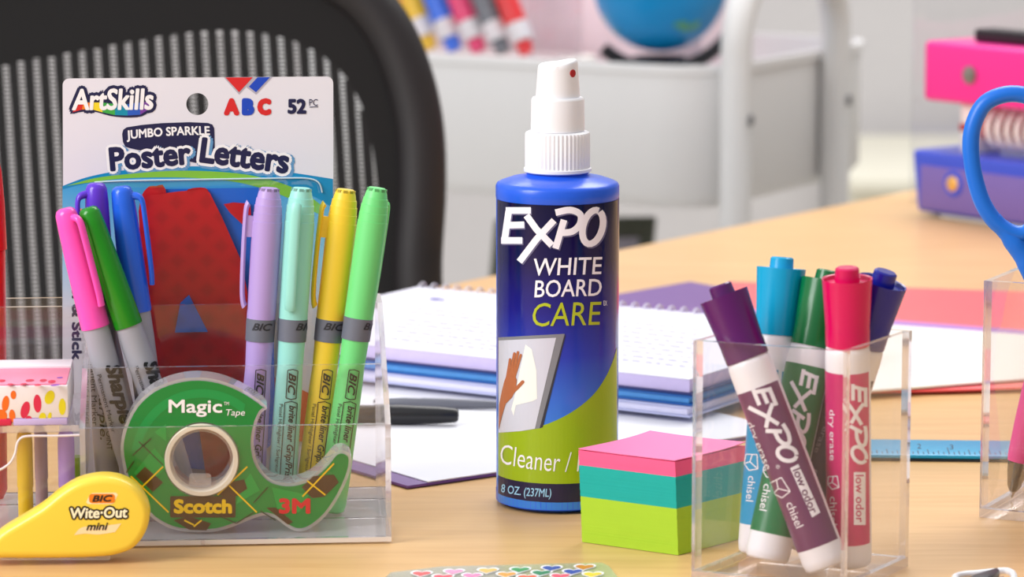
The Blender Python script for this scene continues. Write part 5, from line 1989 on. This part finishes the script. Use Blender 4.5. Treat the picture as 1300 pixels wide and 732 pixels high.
# globe
gY = 3.12
gc = at_y(838, -20, gY)
gr = 85 / F * 3.12
gb = Vector((gc.x, gc.y, trz))
glo = thing('globe', 'small blue desk globe on a black stand in the cart tray', 'globe', tuple(gb))


def globe_mat():
    m = mat('globe_blue', (0, 138, 204), 0.35, var=0.0)
    nt = m.node_tree
    bs = nt.nodes['Principled BSDF']
    tc = nt.nodes.new('ShaderNodeTexCoord')
    nz = nt.nodes.new('ShaderNodeTexNoise')
    nz.inputs['Scale'].default_value = 22
    nz.inputs['Detail'].default_value = 4
    nt.links.new(tc.outputs['Object'], nz.inputs['Vector'])
    cr = nt.nodes.new('ShaderNodeValToRGB')
    cr.color_ramp.interpolation = 'CONSTANT'
    e = cr.color_ramp.elements
    e[0].position, e[0].color = 0, S(0, 140, 206)
    e[1].position, e[1].color = 0.64, S(86, 160, 120)
    x = e.new(0.70)
    x.color = S(206, 176, 120)
    nt.links.new(nz.outputs['Fac'], cr.inputs['Fac'])
    nt.links.new(cr.outputs[0], bs.inputs['Base Color'])
    return m


ns_ = 24
MB().lathe(gc - Z * gr, gc + Z * gr, [(gr - gr * math.cos(math.pi * k / ns_), gr * math.sin(math.pi * k / ns_)) for k in range(ns_ + 1)], 48).build('ball', globe_mat(), glo)
GBK = mat('globe_black', (26, 24, 28), 0.35)
arcp = [gc + Vector((math.cos(math.radians(a)), 0.12 * math.sin(math.radians(a)), math.sin(math.radians(a)))) * (gr + 0.016) for a in range(-132, 85, 8)]
MB().tube(arcp, 0.006, 10, flat=((0, 1, 0), 0.8)).build('meridian_arm', GBK, glo)
bt = Vector((gc.x, gc.y, gc.z - gr - 0.004))
MB().lathe(gb, bt, [(0, 0), (0, 0.022), (0.006, 0.034), (0.016, 0.042), (0.022, 0.030), (0.032, 0.012), (bt.z - trz - 0.014, 0.012), (bt.z - trz - 0.006, 0.045), (bt.z - trz, 0.047), (bt.z - trz, 0)], 40).build('stand', GBK, glo)
# grey tablet in a dark case on the second tray
tz = RZ - 0.30 - 0.086
tp0 = at_y(603, 360, 3.20)
tq = thing('tablet', 'grey tablet in a dark case leaning in the lower cart tray', 'tablet', (tp0.x, tp0.y, tz))
dz_ = at_y(610, 284, 3.2).z - tz
MB().obox((tp0.x - 0.004, tp0.y, tz), (0.15, 0.02, 0), (0, 0.008, 0), (0.022, 0.03, dz_)).build('case', mat('case_dark', (74, 78, 66), 0.5), tq, bevel=0.006, seg=3)
MB().obox((tp0.x + 0.012, tp0.y - 0.003, tz + 0.012), (0.12, 0.016, 0), (0, 0.003, 0), (0.019, 0.027, dz_ - 0.03)).build('screen', mat('screen_grey', (150, 146, 160), 0.3), tq, bevel=0.001)
# low cabinet added by the wall, standing in for a patch of light
lc0 = at_y(1090, 150, 4.6)
lc = thing('light_patch_cabinet', 'added low cream cabinet standing in for a patch of light on the wall beyond the cart', 'cabinet', (1.0, 4.7, FLOOR_Z))
CRM = mat('cabinet_cream', (236, 232, 214), 0.5)
tz1 = at_y(1120, 215, 4.7).z
MB().obox((0.45, 4.62, FLOOR_Z + 0.0005), (1.3, 0, 0), (0, 0.5, 0), (0, 0, tz1 - FLOOR_Z - 0.02)).build('body', CRM, lc, bevel=0.004)
MB().obox((0.44, 4.60, tz1 - 0.02), (1.32, 0, 0), (0, 0.53, 0), (0, 0, 0.02)).build('top_board', CRM, lc, bevel=0.004)
for k in range(2):
    dr = MB().obox((0.47 + 0.64 * k, 4.605, FLOOR_Z + 0.05), (0.62, 0, 0), (0, 0.015, 0), (0, 0, tz1 - FLOOR_Z - 0.10)).build('door', CRM, lc, bevel=0.002)
    MB().obox((1.04 + 0.12 * k, 4.59, -0.45), (0.015, 0, 0), (0, 0.015, 0), (0, 0, 0.1)).build('handle', mat('handle_steel', (160, 160, 165), 0.3, metal=0.8), dr, bevel=0.003)
